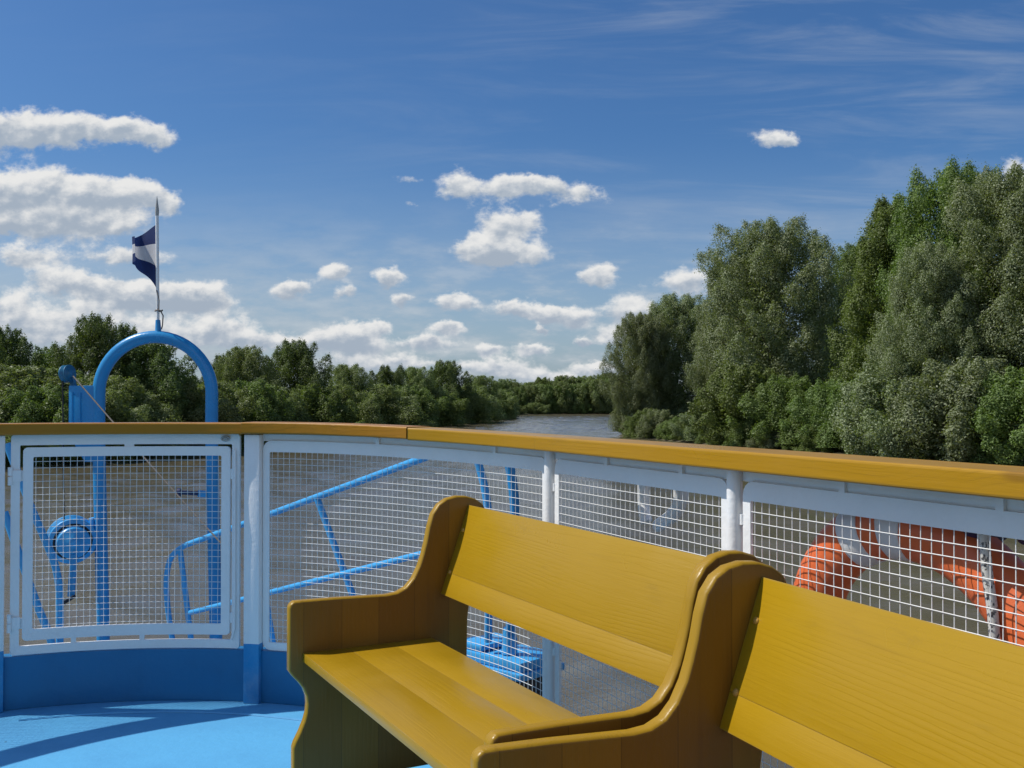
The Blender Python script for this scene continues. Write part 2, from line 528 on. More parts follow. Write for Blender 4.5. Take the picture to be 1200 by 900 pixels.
M['shaded_rail_wood'] = wood('brown_rail', 'X', uv=True, seed=5.1, col=(0.36, 0.155, 0.004))  # browner copy of the rail wood; the unlit bow boards' shade in its colour
M['rail_wood'] = wood('yellow_rail', 'X', uv=True, seed=2.1, col=(0.37, 0.192, 0.0045))


def rope_mat():
    m, t, b, out = new_mat('speckled_rope')
    tc = t.n('ShaderNodeTexCoord').outputs['Object']
    n = t.noise(tc, 130, 2, 0.6)
    c = t.mix(t.rng(n, 0.36, 0.48), (0.06, 0.06, 0.065), (0.60, 0.59, 0.55))
    t.link(c, b.inputs['Base Color'])
    b.inputs['Roughness'].default_value = 0.9
    return m


M['rope'] = rope_mat()


def flag_mat():
    m, t, b, out = new_mat('flag_cloth')
    uv = t.n('ShaderNodeTexCoord').outputs['UV']
    s = t.n('ShaderNodeSeparateXYZ')
    t.link(uv, s.inputs[0])
    d = t.math('ABSOLUTE', t.math('SUBTRACT', s.outputs['Y'], 0.515))
    c = t.mix(t.math('LESS_THAN', d, 0.18), (0.014, 0.034, 0.135), (0.66, 0.66, 0.68))
    t.link(c, b.inputs['Base Color'])
    b.inputs['Roughness'].default_value = 0.75
    tr = t.n('ShaderNodeBsdfTranslucent')
    t.link(c, tr.inputs['Color'])
    ms = t.n('ShaderNodeMixShader')
    ms.inputs[0].default_value = 0.30
    t.link(b.outputs[0], ms.inputs[1])
    t.link(tr.outputs[0], ms.inputs[2])
    t.link(ms.outputs[0], out.inputs['Surface'])
    return m


M['flag'] = flag_mat()


def leaf_mat(name, ca, cb, silver, sil_amt=0.5, trans=0.36):
    m, t, b, out = new_mat(name)
    geo = t.n('ShaderNodeNewGeometry')
    oi = t.n('ShaderNodeObjectInfo')
    c = t.mix(geo.outputs['Random Per Island'], ca, cb)
    # whole boughs differ a little in tint
    tc = t.n('ShaderNodeTexCoord').outputs['Object']
    bough = t.noise(tc, 0.45, 3, 0.6)
    c = t.mix(t.rng(bough, 0.35, 0.7, 0, 0.5), c, tuple(x * 1.35 for x in cb))
    c = t.mix(t.math('MULTIPLY', geo.outputs['Backfacing'], sil_amt), c, silver)
    hsv = t.n('ShaderNodeHueSaturation')
    t.link(c, hsv.inputs['Color'])
    t.link(t.rng(oi.outputs['Random'], 0, 1, 0.85, 1.15, False), hsv.inputs['Value'])
    t.link(t.rng(oi.outputs['Random'], 0, 1, 0.485, 0.51, False), hsv.inputs['Hue'])
    c = hsv.outputs[0]
    t.link(c, b.inputs['Base Color'])
    b.inputs['Roughness'].default_value = 0.5
    b.inputs['Specular IOR Level'].default_value = 0.35
    tr = t.n('ShaderNodeBsdfTranslucent')
    t.link(t.mix(1.0, c, (1.2, 1.25, 0.5), 'MULTIPLY'), tr.inputs['Color'])
    ms = t.n('ShaderNodeMixShader')
    ms.inputs[0].default_value = trans
    t.link(b.outputs[0], ms.inputs[1])
    t.link(tr.outputs[0], ms.inputs[2])
    t.link(ms.outputs[0], out.inputs['Surface'])
    return m


M['leaf_silver'] = leaf_mat('silver_willow_leaf', (0.118, 0.160, 0.052), (0.190, 0.238, 0.092), (0.33, 0.365, 0.235), 0.6)
M['leaf_green'] = leaf_mat('green_leaf', (0.084, 0.140, 0.024), (0.148, 0.212, 0.046), (0.22, 0.27, 0.11), 0.5)
M['leaf_dark'] = leaf_mat('dark_leaf', (0.070, 0.116, 0.026), (0.124, 0.178, 0.048), (0.17, 0.22, 0.095), 0.45)
M['leaf_olive'] = leaf_mat('olive_leaf', (0.104, 0.150, 0.038), (0.168, 0.218, 0.062), (0.25, 0.29, 0.14), 0.55)


def bark_mat():
    m, t, b, out = new_mat('bark')
    tc = t.n('ShaderNodeTexCoord').outputs['Object']
    n = t.noise(t.mapping(tc, (6, 6, 1.5)), 2, 6, 0.6)
    t.link(t.mix(n, (0.035, 0.028, 0.02), (0.12, 0.10, 0.075)), b.inputs['Base Color'])
    b.inputs['Roughness'].default_value = 0.9
    return m


M['bark'] = bark_mat()


def ground_mat():
    m, t, b, out = new_mat('bank_earth')
    tc = t.n('ShaderNodeTexCoord').outputs['Object']
    n = t.noise(tc, 0.25, 8, 0.65)
    n2 = t.noise(tc, 3.0, 5, 0.6)
    c = t.mix(t.rng(n, 0.35, 0.65), (0.050, 0.066, 0.020), (0.085, 0.098, 0.032))
    s = t.n('ShaderNodeSeparateXYZ')
    t.link(tc, s.inputs[0])
    mud = t.rng(t.math('ADD', s.outputs['Z'], t.math('MULTIPLY', n2, 0.5)), -3.1, -2.8, 1, 0)
    c = t.mix(mud, c, (0.085, 0.066, 0.042))
    t.link(c, b.inputs['Base Color'])
    b.inputs['Roughness'].default_value = 0.95
    return m


def water_mat():
    m, t, b, out = new_mat('river_water')
    tc = t.n('ShaderNodeTexCoord').outputs['Object']
    n0 = t.noise(tc, 0.05, 3, 0.5)
    t.link(t.mix(n0, (0.100, 0.086, 0.054), (0.116, 0.099, 0.063)), b.inputs['Base Color'])
    b.inputs['Roughness'].default_value = 0.12
    b.inputs['IOR'].default_value = 1.333
    a = t.noise(t.mapping(tc, (0.55, 1.5, 1), rot=(0, 0, R(18))), 1.3, 5, 0.6, 0.3)
    c = t.noise(t.mapping(tc, (1.0, 2.2, 1), rot=(0, 0, R(-12))), 4.5, 4, 0.6, 0.2)
    patch = t.rng(t.noise(tc, 0.035, 4, 0.6), 0.3, 0.7, 0.6, 1.25)
    h = t.math('MULTIPLY', t.math('ADD', t.math('MULTIPLY', a, 0.035), t.math('MULTIPLY', c, 0.022)), patch)
    bp = t.n('ShaderNodeBump')
    bp.inputs['Strength'].default_value = 1.0
    bp.inputs['Distance'].default_value = 1.0
    t.link(h, bp.inputs['Height'])
    t.link(bp.outputs[0], b.inputs['Normal'])
    return m


M['ground'] = ground_mat()
M['water'] = water_mat()

# ------------------------------------------------------------------ river and banks
WZ = -3.294                                    # water level: 4.5 m under the eye
rng = np.random.default_rng(7)
LEFT = np.array([(-60, -300), (-52, -60), (-44, 20), (-33, 69), (-26, 90), (-19, 135), (-12.5, 195), (-1, 285), (12, 298), (60, 312), (160, 330), (420, 350), (700, 360)], float)
RIGHT = np.array([(700, 290), (420, 290), (160, 280), (60, 255), (32, 215), (20, 165), (12.6, 122), (20, 98), (33, 69), (44, 40), (55, -20), (60, -120), (64, -300)], float)
RIVER = np.vstack([LEFT, RIGHT])


def river_sd(P):
    """signed distance to the river's edge, negative over water"""
    A, B = RIVER, np.roll(RIVER, -1, 0)
    best = np.full(len(P), 1e9)
    inside = np.zeros(len(P), bool)
    for a, b in zip(A, B):
        ab = b - a
        tt = np.clip(((P - a) @ ab) / (ab @ ab), 0, 1)
        best = np.minimum(best, np.hypot(*(P - (a + tt[:, None] * ab)).T))
        cond = (a[1] > P[:, 1]) != (b[1] > P[:, 1])
        xi = (b[0] - a[0]) * (P[:, 1] - a[1]) / (b[1] - a[1] + 1e-12) + a[0]
        inside ^= cond & (P[:, 0] < xi)
    return np.where(inside, -best, best)


def make_ground():
    xs = np.concatenate([np.linspace(-3000, -150, 20), np.arange(-145, 200, 3.0), np.linspace(204, 3000, 20)])
    ys = np.concatenate([np.linspace(-2000, -60, 16), np.arange(-55, 400, 3.0), np.linspace(404, 4000, 20)])
    X, Y = np.meshgrid(xs, ys)
    P = np.stack([X.ravel(), Y.ravel()], 1)
    sd = river_sd(P)
    Z = WZ + np.where(sd < 0, np.maximum(sd * 0.25, -2.5), 1.1 * (1 - np.exp(-sd / 3.0)) + 0.25 * np.sin(P[:, 0] * .21) * np.cos(P[:, 1] * .17) * np.clip(sd / 6, 0, 1)) - 0.05
    nx, ny = len(xs), len(ys)
    verts = np.column_stack([P, Z])
    i = np.arange(nx * ny).reshape(ny, nx)
    faces = np.stack([i[:-1, :-1], i[:-1, 1:], i[1:, 1:], i[1:, :-1]], -1).reshape(-1, 4)
    me = bpy.data.meshes.new('ground')
    me.from_pydata(verts.tolist(), [], faces.tolist())
    me.polygons.foreach_set('use_smooth', [True] * len(faces))
    me.materials.append(M['ground'])
    o = bpy.data.objects.new('ground', me)
    COL.objects.link(o)
    tag(o, 'grassy river banks', kind='structure')
    # the river's surface: real wavelets where the boat lies, flat far away
    xs = np.concatenate([[-2500, -900, -400, -200, -120, -80], np.arange(-60, 44, .42), [60, 100, 180, 300, 700, 2500]])
    ys = np.concatenate([[-2000, -600, -200, -60, -20], np.arange(0, 60, .33), np.arange(60, 322, .5), [340, 380, 500, 900, 3500]])
    X, Y = np.meshgrid(xs, ys)
    r = np.random.default_rng(3)
    Z = np.zeros_like(X)
    for k in range(46):
        lam = 1.3 * (5.2 / 1.3) ** r.uniform()
        th = R(200) + r.normal(0, .55)
        Z += .0038 * lam ** .85 * np.sin((X * math.cos(th) + Y * math.sin(th)) * 2 * math.pi / lam + r.uniform(0, 6.28))
    patch = 1 + .35 * np.sin(X * .11 + 1.3 * np.sin(Y * .05)) * np.sin(Y * .083 + .8)
    fade = np.clip((X + 60) / 4, 0, 1) * np.clip((44 - X) / 4, 0, 1) * np.clip(Y / 3, 0, 1) * np.clip((322 - Y) / 5, 0, 1)
    Z = WZ + Z * patch * fade
    nx, ny = len(xs), len(ys)
    i = np.arange(nx * ny).reshape(ny, nx)
    fc = np.stack([i[:-1, :-1], i[:-1, 1:], i[1:, 1:], i[1:, :-1]], -1).reshape(-1, 4)
    me = bpy.data.meshes.new('river_water')
    me.vertices.add(nx * ny)
    me.vertices.foreach_set('co', np.stack([X, Y, Z], -1).ravel())
    me.loops.add(len(fc) * 4)
    me.loops.foreach_set('vertex_index', fc.ravel())
    me.polygons.add(len(fc))
    me.polygons.foreach_set('loop_start', np.arange(len(fc)) * 4)
    me.polygons.foreach_set('use_smooth', np.ones(len(fc), bool))
    me.update(calc_edges=True)
    me.materials.append(M['water'])
    w = bpy.data.objects.new('river_water', me)
    COL.objects.link(w)
    tag(w, 'muddy brown river with small ripples', kind='structure')


make_ground()

# ------------------------------------------------------------------ trees


def quads_mesh(name, C, L, W, A, N, mat):
    """many small rhombic leaves. C centres, A leaf axes, N normals"""
    B = np.cross(N, A)
    B /= np.linalg.norm(B, axis=1)[:, None] + 1e-9
    n = len(C)
    fold = N * (L * 0.12)[:, None]
    V = np.empty((n, 4, 3))
    V[:, 0] = C - A * (L / 2)[:, None]
    V[:, 1] = C + B * (W / 2)[:, None] + fold - A * (L * 0.08)[:, None]
    V[:, 2] = C + A * (L / 2)[:, None]
    V[:, 3] = C - B * (W / 2)[:, None] + fold * 0.6 - A * (L * 0.08)[:, None]
    me = bpy.data.meshes.new(name)
    me.vertices.add(n * 4)
    me.vertices.foreach_set('co', V.ravel())
    me.loops.add(n * 4)
    me.loops.foreach_set('vertex_index', np.arange(n * 4))
    me.polygons.add(n)
    me.polygons.foreach_set('loop_start', np.arange(n) * 4)
    me.update(calc_edges=True)
    me.materials.append(mat)
    return me


def unit(a):
    return a / (np.linalg.norm(a, axis=-1, keepdims=True) + 1e-9)


def tree_proto(seed, H, W, leaves, leaf, mat, plumes=90, aspect=2.0, size=0.16, lean=0.25, env='willow', base=0.02, droop=0.15, shell=0.55, wisp=0.12):
    """one tree (trunk mesh, crown mesh, crown top) with the foot at the origin: limbs carry many leafy plumes that fill a lumpy crown"""
    r = np.random.default_rng(seed)
    mb = MB()
    bend = r.normal(0, .03, 2) * H
    top = np.array([bend[0], bend[1], H * 0.92])
    trunk = [np.array([0, 0, -0.5]), np.array([0, 0, 0.0])]
    for k in range(1, 8):
        trunk.append(top * k / 7 + np.r_[r.normal(0, .010 * H, 2), 0])
    r0 = 0.016 * H + 0.04
    mb.tube(trunk, [r0 * 1.15, r0] + [max(0.015, r0 * (1 - 0.93 * k / 7)) for k in range(1, 8)], 7)
    ph = r.uniform(0, 6.28, 6)

    def envr(f, a):
        if env == 'willow':
            e = 0.78 + 0.22 * min(1, f / .3) if f < .45 else math.sqrt(max(0, 1 - ((f - .45) / .56) ** 2))
        elif env == 'upright':
            e = (0.75 + 0.25 * min(1, f / .25)) * (1 - 0.80 * max(0, f - .25) / .75)
        else:
            e = math.sqrt(max(0, 1 - ((f - .30) / .71) ** 2))
        return W / 2 * e * (1 + .16 * math.sin(2 * a + ph[0] + 3 * f) + .12 * math.sin(3 * a + ph[1] - 4 * f) + .08 * math.sin(5 * a + ph[2]))
    cs, ax, ln = [], [], []
    for k in range(plumes):
        f = base + (1 - base) * ((k + r.uniform(0, 1)) / plumes) ** 0.92
        a = 2.39996 * k + r.uniform(-.4, .4)
        e = envr(f, a)
        rad = e * (r.uniform(.66, 1.0) if r.uniform() < .8 else r.uniform(.2, .66))
        out = np.array([math.cos(a), math.sin(a), 0])
        L = size * H * r.uniform(.65, 1.4) * (1 - .45 * max(0, f - .5))
        c = top * f + out * rad
        c[2] = min(f * H, H - .35 * L)
        c[2] = max(c[2], .25 * L)
        d = unit(out * lean * r.uniform(.3, 1.8) + np.array([0, 0, 1.0]) + r.normal(0, .16, 3))
        cs.append(c)
        ax.append(d)
        ln.append(L)
        if k % 3 == 0:
            b0 = top * max(.05, f - r.uniform(.12, .3))
            q = c - d * L * .2
            mb.tube([b0, b0 * .5 + q * .5 + np.array([0, 0, -.02 * H]), q, c + d * L * .3], [r0 * .35 * (1.1 - f), r0 * .25 * (1.1 - f), .02, .006], 5, caps=False)
    cs, ax, ln = np.array(cs), np.array(ax), np.array(ln)
    n1 = int(leaves * .90)
    wts = ln ** 2
    idx = r.choice(len(cs), n1, p=wts / wts.sum())
    g = unit(r.normal(0, 1, (n1, 3)))
    rr = shell + (1.04 - shell) * r.uniform(0, 1, n1) ** .6
    stray = r.uniform(0, 1, n1) < wisp
    rr = np.where(stray, r.uniform(1.0, 1.35, n1), rr)
    al = (g * ax[idx]).sum(1)
    perp = g - ax[idx] * al[:, None]
    # plume: taper towards its tip, lumpy surface
    taper = np.where(al > 0, 1 - .55 * al, 1 - .15 * np.abs(al))
    lump = 1 + .22 * np.sin(perp[:, 0] * 5 + idx) * np.sin(al * 5 + idx * 1.7) + .12 * np.sin(perp[:, 1] * 9 + 2 * idx)
    half = ln[idx] / 2
    C = cs[idx] + (ax[idx] * (al * half)[:, None] + perp * (half / aspect * 1.15 * taper * lump)[:, None]) * rr[:, None]
    C[:, 2] -= np.where(stray, droop * half * .4, 0)
    N1 = unit(perp * 1.0 + ax[idx] * (al * .5)[:, None])
    # sparse inner leaves that close the heart of the crown
    n2 = leaves - n1
    f2 = r.uniform(base, .93, n2)
    a2 = r.uniform(0, 6.283, n2)
    e2 = np.array([envr(f, a) for f, a in zip(f2, a2)]) * np.sqrt(r.uniform(0, .42, n2))
    C2 = np.column_stack([top[0] * f2 + e2 * np.cos(a2), top[1] * f2 + e2 * np.sin(a2), f2 * H])
    C = np.vstack([C, C2])
    C[:, 2] = np.maximum(C[:, 2], 0.08)
    N = np.vstack([N1, unit(r.normal(0, 1, (n2, 3)))])
    axs = np.vstack([ax[idx], unit(r.normal(0, 1, (n2, 3)))])
    N = unit(N * 0.75 + r.normal(0, .50, (leaves, 3)) + np.array([0, 0, .30]))
    A = unit(r.normal(0, .8, (leaves, 3)) + axs * .9 + np.array([0, 0, -droop * 2]))
    A = unit(A - N * (A * N).sum(1)[:, None])
    L = leaf * r.uniform(.65, 1.35, leaves)
    L[n1:] *= 1.7
    crown = quads_mesh('crown', C, L, L * r.uniform(.36, .54, leaves), A, N, M[mat])
    tm = bpy.data.meshes.new('trunk')
    tm.from_pydata(mb.v, [], mb.f)
    tm.polygons.foreach_set('use_smooth', [True] * len(mb.f))
    tm.materials.append(M['bark'])
    return tm, crown, float(np.quantile(C[:, 2], .9992))


PROTO = {}


def proto(key):
    if key not in PROTO:
        PROTO[key] = {
            'silver_a': lambda: tree_proto(11, 18, 11.5, 250000, .15, 'leaf_silver', 150, 1.55, .145, .42, wisp=.18),
            'silver_b': lambda: tree_proto(12, 18, 10, 230000, .15, 'leaf_silver', 135, 1.75, .15, .34, wisp=.18),
            'green_a': lambda: tree_proto(13, 18, 9, 200000, .15, 'leaf_green', 120, 1.9, .155, .26, wisp=.16),
            'green_b': lambda: tree_proto(14, 18, 8.5, 170000, .155, 'leaf_green', 90, 2.6, .19, .16, 'upright'),
            'round_a': lambda: tree_proto(15, 10, 9, 90000, .16, 'leaf_olive', 70, 1.35, .22, .5, 'dome'),
            'round_b': lambda: tree_proto(16, 10, 8, 90000, .16, 'leaf_dark', 70, 1.6, .22, .35, 'willow'),
            'spire': lambda: tree_proto(17, 10, 4.6, 50000, .16, 'leaf_dark', 46, 2.2, .22, .2, 'upright', wisp=.2),
            'loose': lambda: tree_proto(18, 10, 7, 52000, .17, 'leaf_dark', 42, 1.9, .22, .4, 'willow', .10, wisp=.25),
            'bush_a': lambda: tree_proto(19, 5, 6.5, 60000, .13, 'leaf_olive', 46, 1.3, .30, .6, 'dome'),
            'bush_b': lambda: tree_proto(20, 5, 5.5, 56000, .13, 'leaf_green', 44, 1.6, .30, .4, 'dome'),
            'bush_c': lambda: tree_proto(21, 5, 6.5, 60000, .13, 'leaf_silver', 46, 1.5, .32, .5, 'dome'),
            'far_a': lambda: tree_proto(22, 10, 7.5, 26000, .26, 'leaf_olive', 50, 1.5, .24, .4, 'willow'),
            'far_b': lambda: tree_proto(23, 10, 7, 26000, .26, 'leaf_green', 50, 1.7, .24, .3, 'willow'),
        }[key]()
    return PROTO[key]


def ground_z(x, y):
    sd = float(river_sd(np.array([[x, y]]))[0])
    return WZ + (max(sd * 0.25, -0.15) if sd < 0 else 1.1 * (1 - math.exp(-sd / 3.0))) - 0.1


def put_tree(kind, px, top_y, d, label, group=None, name='tree', cat='tree', wide=1.0, rz=None, wpx=None):
    tm, cm, H = proto(kind)
    p = at(px, 400, d)
    gz = ground_z(p.x, d)
    h = EYE + (HOR - top_y) * d / F_PX - gz
    s = h / H
    e = empty(name, (p.x, d, gz), rng.uniform(0, 6.28) if rz is None else rz)
    w = s * wide
    e.scale = (w, w, s)
    tag(e, label, cat, group)
    for nm, me in (('trunk', tm), ('crown', cm)):
        c = bpy.data.objects.new(nm, me)
        COL.objects.link(c)
        c.parent = e
    return e


# right bank, nearest the boat
RB = 'willows on the right bank'
put_tree('silver_b', 792, 346, 128, 'shorter silvery willow at the water edge, first tall tree of the right bank', RB, 'willow_tree', wide=1.2)
put_tree('silver_a', 748, 366, 124, 'small silvery willow leaning over the river at the far tip of the right bank', RB, 'willow_tree', wide=.80)
put_tree('silver_a', 912, 260, 106, 'tall broad silver willow with dense rounded top beside the notch in the skyline', RB, 'willow_tree', wide=1.05, rz=2.2)
put_tree('silver_b', 862, 300, 113, 'grey green willow forming the left shoulder of the broad silver willow', RB, 'willow_tree', wide=.85)
put_tree('green_a', 990, 283, 114, 'greener tree filling the notch behind the broad silver willow', RB, 'willow_tree', wide=1.0)
put_tree('green_b', 1046, 230, 90, 'bright green upright tree with a pointed tip between the tall willows', RB, 'poplar_tree', wide=1.25)
put_tree('green_a', 1112, 202, 84, 'tall tree with several spiky tops right of the pointed green tree', RB, 'willow_tree', wide=1.0)
put_tree('silver_b', 1090, 285, 76, 'silver willow bough standing in front of the spiky topped tree', RB, 'willow_tree', wide=.9)
put_tree('silver_a', 1185, 194, 76, 'tallest silver willow with loose pale sprays at the right edge of the picture', RB, 'willow_tree', wide=.95)
put_tree('green_a', 1290, 190, 74, 'green tree just past the right edge of the picture', RB, 'willow_tree')
SB = 'shrubs along the foot of the right bank'
for (k, px, ty, d, w) in [('bush_b', 872, 428, 98, 1.3), ('bush_b', 930, 440, 92, 1.3), ('bush_c', 1060, 425, 77, 1.2), ('bush_b', 985, 445, 86, 1.2),
                          ('bush_c', 1130, 420, 72, 1.2), ('bush_b', 1200, 430, 68, 1.2), ('bush_b', 1290, 400, 66, 1.3)]:
    put_tree(k, px, ty, d, 'low leafy shrub under the tall willows at the foot of the right bank', SB, 'shrub', 'shrub', wide=w)


def edge_bushes(poly, spacing, inland, kinds, hr, label, group, name, y0, y1):
    run = 0.0
    for a, b in zip(poly[:-1], poly[1:]):
        ab = b - a
        L_ = float(np.hypot(*ab))
        t_ = ab / L_
        n_ = np.array([-t_[1], t_[0]]) 
        while run < L_:
            p = a + t_ * run + n_ * (inland + rng.uniform(-.8, .8) + (1.4 if a[1] > 121 and b[1] > 121 else 0))
            run += spacing * rng.uniform(.75, 1.25)
            if not (y0 < p[1] < y1) or abs(p[0] / p[1]) > .60:
                continue
            k = kinds[int(rng.integers(len(kinds)))]
            tm, cm, H = proto(k)
            h = rng.uniform(*hr)
            gz = ground_z(p[0], p[1])
            e = empty(name, (p[0], p[1], gz - .3), rng.uniform(0, 6.28))
            sc = h / H
            w = sc * rng.uniform(1.2, 1.6)
            e.scale = (w, w, sc)
            tag(e, label, name, group)
            for nm, me in (('trunk', tm), ('crown', cm)):
                c = bpy.data.objects.new(nm, me)
                COL.objects.link(c)
                c.parent = e
        run -= L_


edge_bushes(RIGHT, 3.2, 0.6, ['bush_b', 'bush_c', 'bush_b'], (1.6, 3.4), 'low leafy shrub under the tall willows at the foot of the right bank', SB, 'shrub', 50, 97)
edge_bushes(RIGHT, 2.6, 2.0, ['bush_b', 'bush_b', 'bush_c'], (2.0, 3.6), 'low leafy shrub under the tall willows at the foot of the right bank', SB, 'shrub', 97, 235)
# left bank
LB = 'trees along the left bank'
put_tree('loose', 8, 383, 80, 'dark sparse tree with open branches at the left edge of the picture', LB, 'tree', wide=.8)
put_tree('round_b', 108, 370, 82, 'tall leafy tree with a pointed top just left of the blue arch', LB, 'tree', wide=.78)
put_tree('spire', 150, 380, 88, 'slim ragged tree top showing behind the left shoulder of the blue arch', LB, 'tree', wide=.85)
put_tree('round_b', 180, 394, 84, 'dark round tree seen through the middle of the blue arch', LB, 'tree', wide=1.1)
put_tree('loose', 62, 404, 84, 'medium tree between the sparse dark tree and the tall pointed one', LB, 'tree', wide=1.1)
put_tree('round_a', 285, 406, 104, 'broad tree with bumpy top right of the blue arch', LB, 'tree', wide=.85)
put_tree('round_b', 350, 399, 112, 'highest tree right of the blue arch, with a flat bushy top', LB, 'tree', wide=.95)
put_tree('loose', 262, 416, 112, 'darker tree tucked behind the bumpy tree by the right leg of the arch', LB, 'tree', wide=1.0)
put_tree('round_a', 405, 427, 130, 'lower rounded tree beside the highest tree right of the arch', LB, 'tree', wide=1.0)
put_tree('loose', 455, 428, 150, 'thin topped tree halfway between the arch and the river opening', LB, 'tree', wide=1.1)
put_tree('round_a', 486, 430, 165, 'small rounded tree left of the twin domed trees', LB, 'tree', wide=1.0)
put_tree('round_b', 520, 423, 185, 'domed dark tree near the river opening, highest of the far left trees', LB, 'tree', wide=1.1)
put_tree('round_a', 562, 440, 215, 'last but one tree of the left bank before the river opening', LB, 'tree', wide=1.1)
put_tree('round_b', 585, 446, 250, 'last tree of the left bank where the river bends out of sight', LB, 'tree', wide=1.2)
put_tree('round_b', 225, 440, 100, 'low dark tree under the right shoulder of the blue arch', LB, 'tree', wide=1.0)
put_tree('round_a', -40, 395, 80, 'bushy tree just past the left edge of the picture', LB, 'tree')
BB = 'willow bushes along the foot of the left bank'
for (k, px, ty, d, w) in [('bush_a', 20, 428, 74, 1.3), ('bush_a', 70, 432, 76, 1.3), ('bush_a', 125, 440, 78, 1.2), ('bush_a', 45, 452, 71, 1.2), ('bush_a', 195, 446, 84, 1.2),
                          ('bush_a', 245, 448, 90, 1.2), ('bush_a', 290, 446, 95, 1.3), ('bush_a', 320, 452, 101, 1.2), ('bush_a', 362, 450, 108, 1.3), ('bush_a', 400, 452, 118, 1.3),
                          ('bush_a', 440, 450, 130, 1.4), ('bush_a', 478, 452, 148, 1.4), ('bush_a', 540, 452, 190, 1.6), ('bush_a', 575, 456, 228, 1.6), ('bush_a', -15, 438, 74, 1.3),
                          ('bush_a', 160, 452, 80, 1.2), ('bush_a', 100, 458, 74, 1.1), ('bush_a', 270, 462, 92, 1.0), ('bush_a', 510, 456, 168, 1.5)]:
    k = rng.choice(['bush_a', 'bush_a', 'bush_b'])
    put_tree(k, px, ty, d, 'low rounded willow bush at the foot of the left bank', BB, 'bush', 'bush', wide=w)
edge_bushes(LEFT, 3.6, 0.8, ['bush_a', 'bush_a', 'bush_b'], (1.8, 4.8), 'low rounded willow bush at the foot of the left bank', BB, 'bush', 55, 320)
# the banks go on outside the picture
for (k, x, y, h, nm) in [('silver_a', 48, 52, 18, 'willow_tree'), ('green_a', 56, 36, 17, 'willow_tree'), ('silver_b', 62, 16, 18, 'willow_tree'), ('bush_c', 42, 50, 5, 'shrub'), ('bush_b', 49, 34, 5, 'shrub'),
                         ('round_b', -46, 62, 11, 'tree'), ('round_a', -50, 50, 10, 'tree'), ('round_b', -55, 36, 11, 'tree'), ('loose', -60, 22, 10, 'tree'), ('bush_a', -42, 56, 5, 'bush'),
                         ('bush_a', -44, 44, 5, 'bush'), ('bush_b', -48, 30, 5, 'bush'), ('round_a', -62, 8, 10, 'tree')]:
    tm, cm, H = proto(k)
    e = empty(nm, (x, y, ground_z(x, y)), rng.uniform(0, 6.28))
    e.scale = (h / H * 1.15, h / H * 1.15, h / H)
    tag(e, 'leafy %s further along the bank, beyond the edge of the picture' % nm.replace('_', ' '), nm.split('_')[-1], 'bank plants beyond the edge of the picture')
    for n_, me in (('trunk', tm), ('crown', cm)):
        c = bpy.data.objects.new(n_, me)
        COL.objects.link(c)
        c.parent = e
# far bend
FB = 'far trees across the river bend'
for i in range(30):
    f = (i + rng.uniform(0, .6)) / 30
    px = 588 + 152 * f
    back = i % 2
    ty = 449 - 9 * f + rng.uniform(-3, 3) + (5 if not back else -2)
    put_tree('far_a' if rng.uniform() < .5 else 'far_b', px, ty, (298 + 8 * f) + back * 9, 'distant green tree in the treeline across the river bend', FB, 'tree', wide=1.15)

# ------------------------------------------------------------------ the rail's plan: a round bow and straight sides
CX, CY, CR = -1.314, 2.50, 1.60
TH1 = R(-65)
TH0 = R(77)


def circ(th, off=0.0):
    return Vector((CX - (CR + off) * math.sin(th), CY + (CR + off) * math.cos(th), 0))


ARC = (TH0 - TH1) * CR


def path(s, off=0.0):
    """s = 0 where the starboard side turns straight; negative forward round the bow; off outward"""
    if s >= 0:
        t_ = Vector((math.cos(TH1), math.sin(TH1), 0))
        return circ(TH1, off) + t_ * s
    if s >= -ARC:
        return circ(TH1 - s / CR, off)
    t_ = Vector((math.cos(TH0), math.sin(TH0), 0))
    return circ(TH0, off) - t_ * (-s - ARC)


def tang(s):
    th = TH1 if s >= 0 else (TH0 if s < -ARC else TH1 - s / CR)
    return Vector((math.cos(th), math.sin(th), 0))


def nrm(s):
    t_ = tang(s)
    return Vector((-t_.y, t_.x, 0))


def s_of_px(px, lo=-2.6, hi=2.2):
    for _ in range(50):
        m_ = (lo + hi) / 2
        q = path(m_)
        if 600 + F_PX * q.x / q.y < px:
            lo = m_
        else:
            hi = m_
    return (lo + hi) / 2


def rail_top(s):
    x = min(1, max(0, (-s - 0.1) / 1.4))
    return 1.090 + 0.020 * x * x * (3 - 2 * x)


RT = 0.045                                      # board thickness


def rows(s0, s1, step):
    n = max(1, int(math.ceil((s1 - s0) / step)))
    return [s0 + (s1 - s0) * k / n for k in range(n + 1)]


def sweep(mb, s0, s1, prof, step=0.05, uv=False, top=True):
    """sweep a closed profile of (offset outward, height) along the rail; heights relative to rail_top if top"""
    S = rows(s0, s1, step)
    n = len(prof)
    vs, fs, uvs = [], [], []
    per = [0.0]
    for k in range(n):
        a, b = prof[k], prof[(k + 1) % n]
        per.append(per[-1] + math.hypot(b[0] - a[0], b[1] - a[1]))
    for s in S:
        for o_, z in prof:
            q = path(s, o_)
            vs.append((q.x, q.y, z + (rail_top(s) if top else 0)))
    for i in range(len(S) - 1):
        for k in range(n):
            k2 = (k + 1) % n
            fs.append((i * n + k, (i + 1) * n + k, (i + 1) * n + k2, i * n + k2))
            uvs.append(((S[i], per[k]), (S[i + 1], per[k]), (S[i + 1], per[k + 1]), (S[i], per[k + 1])))
    fs.append(tuple(range(n)))
    uvs.append(tuple((S[0], p[1]) for p in prof))
    m = (len(S) - 1) * n
    fs.append(tuple(reversed(range(m, m + n))))
    uvs.append(tuple((S[-1], p[1]) for p in reversed(prof)))
    mb.add(vs, fs, uvs if uv else None)


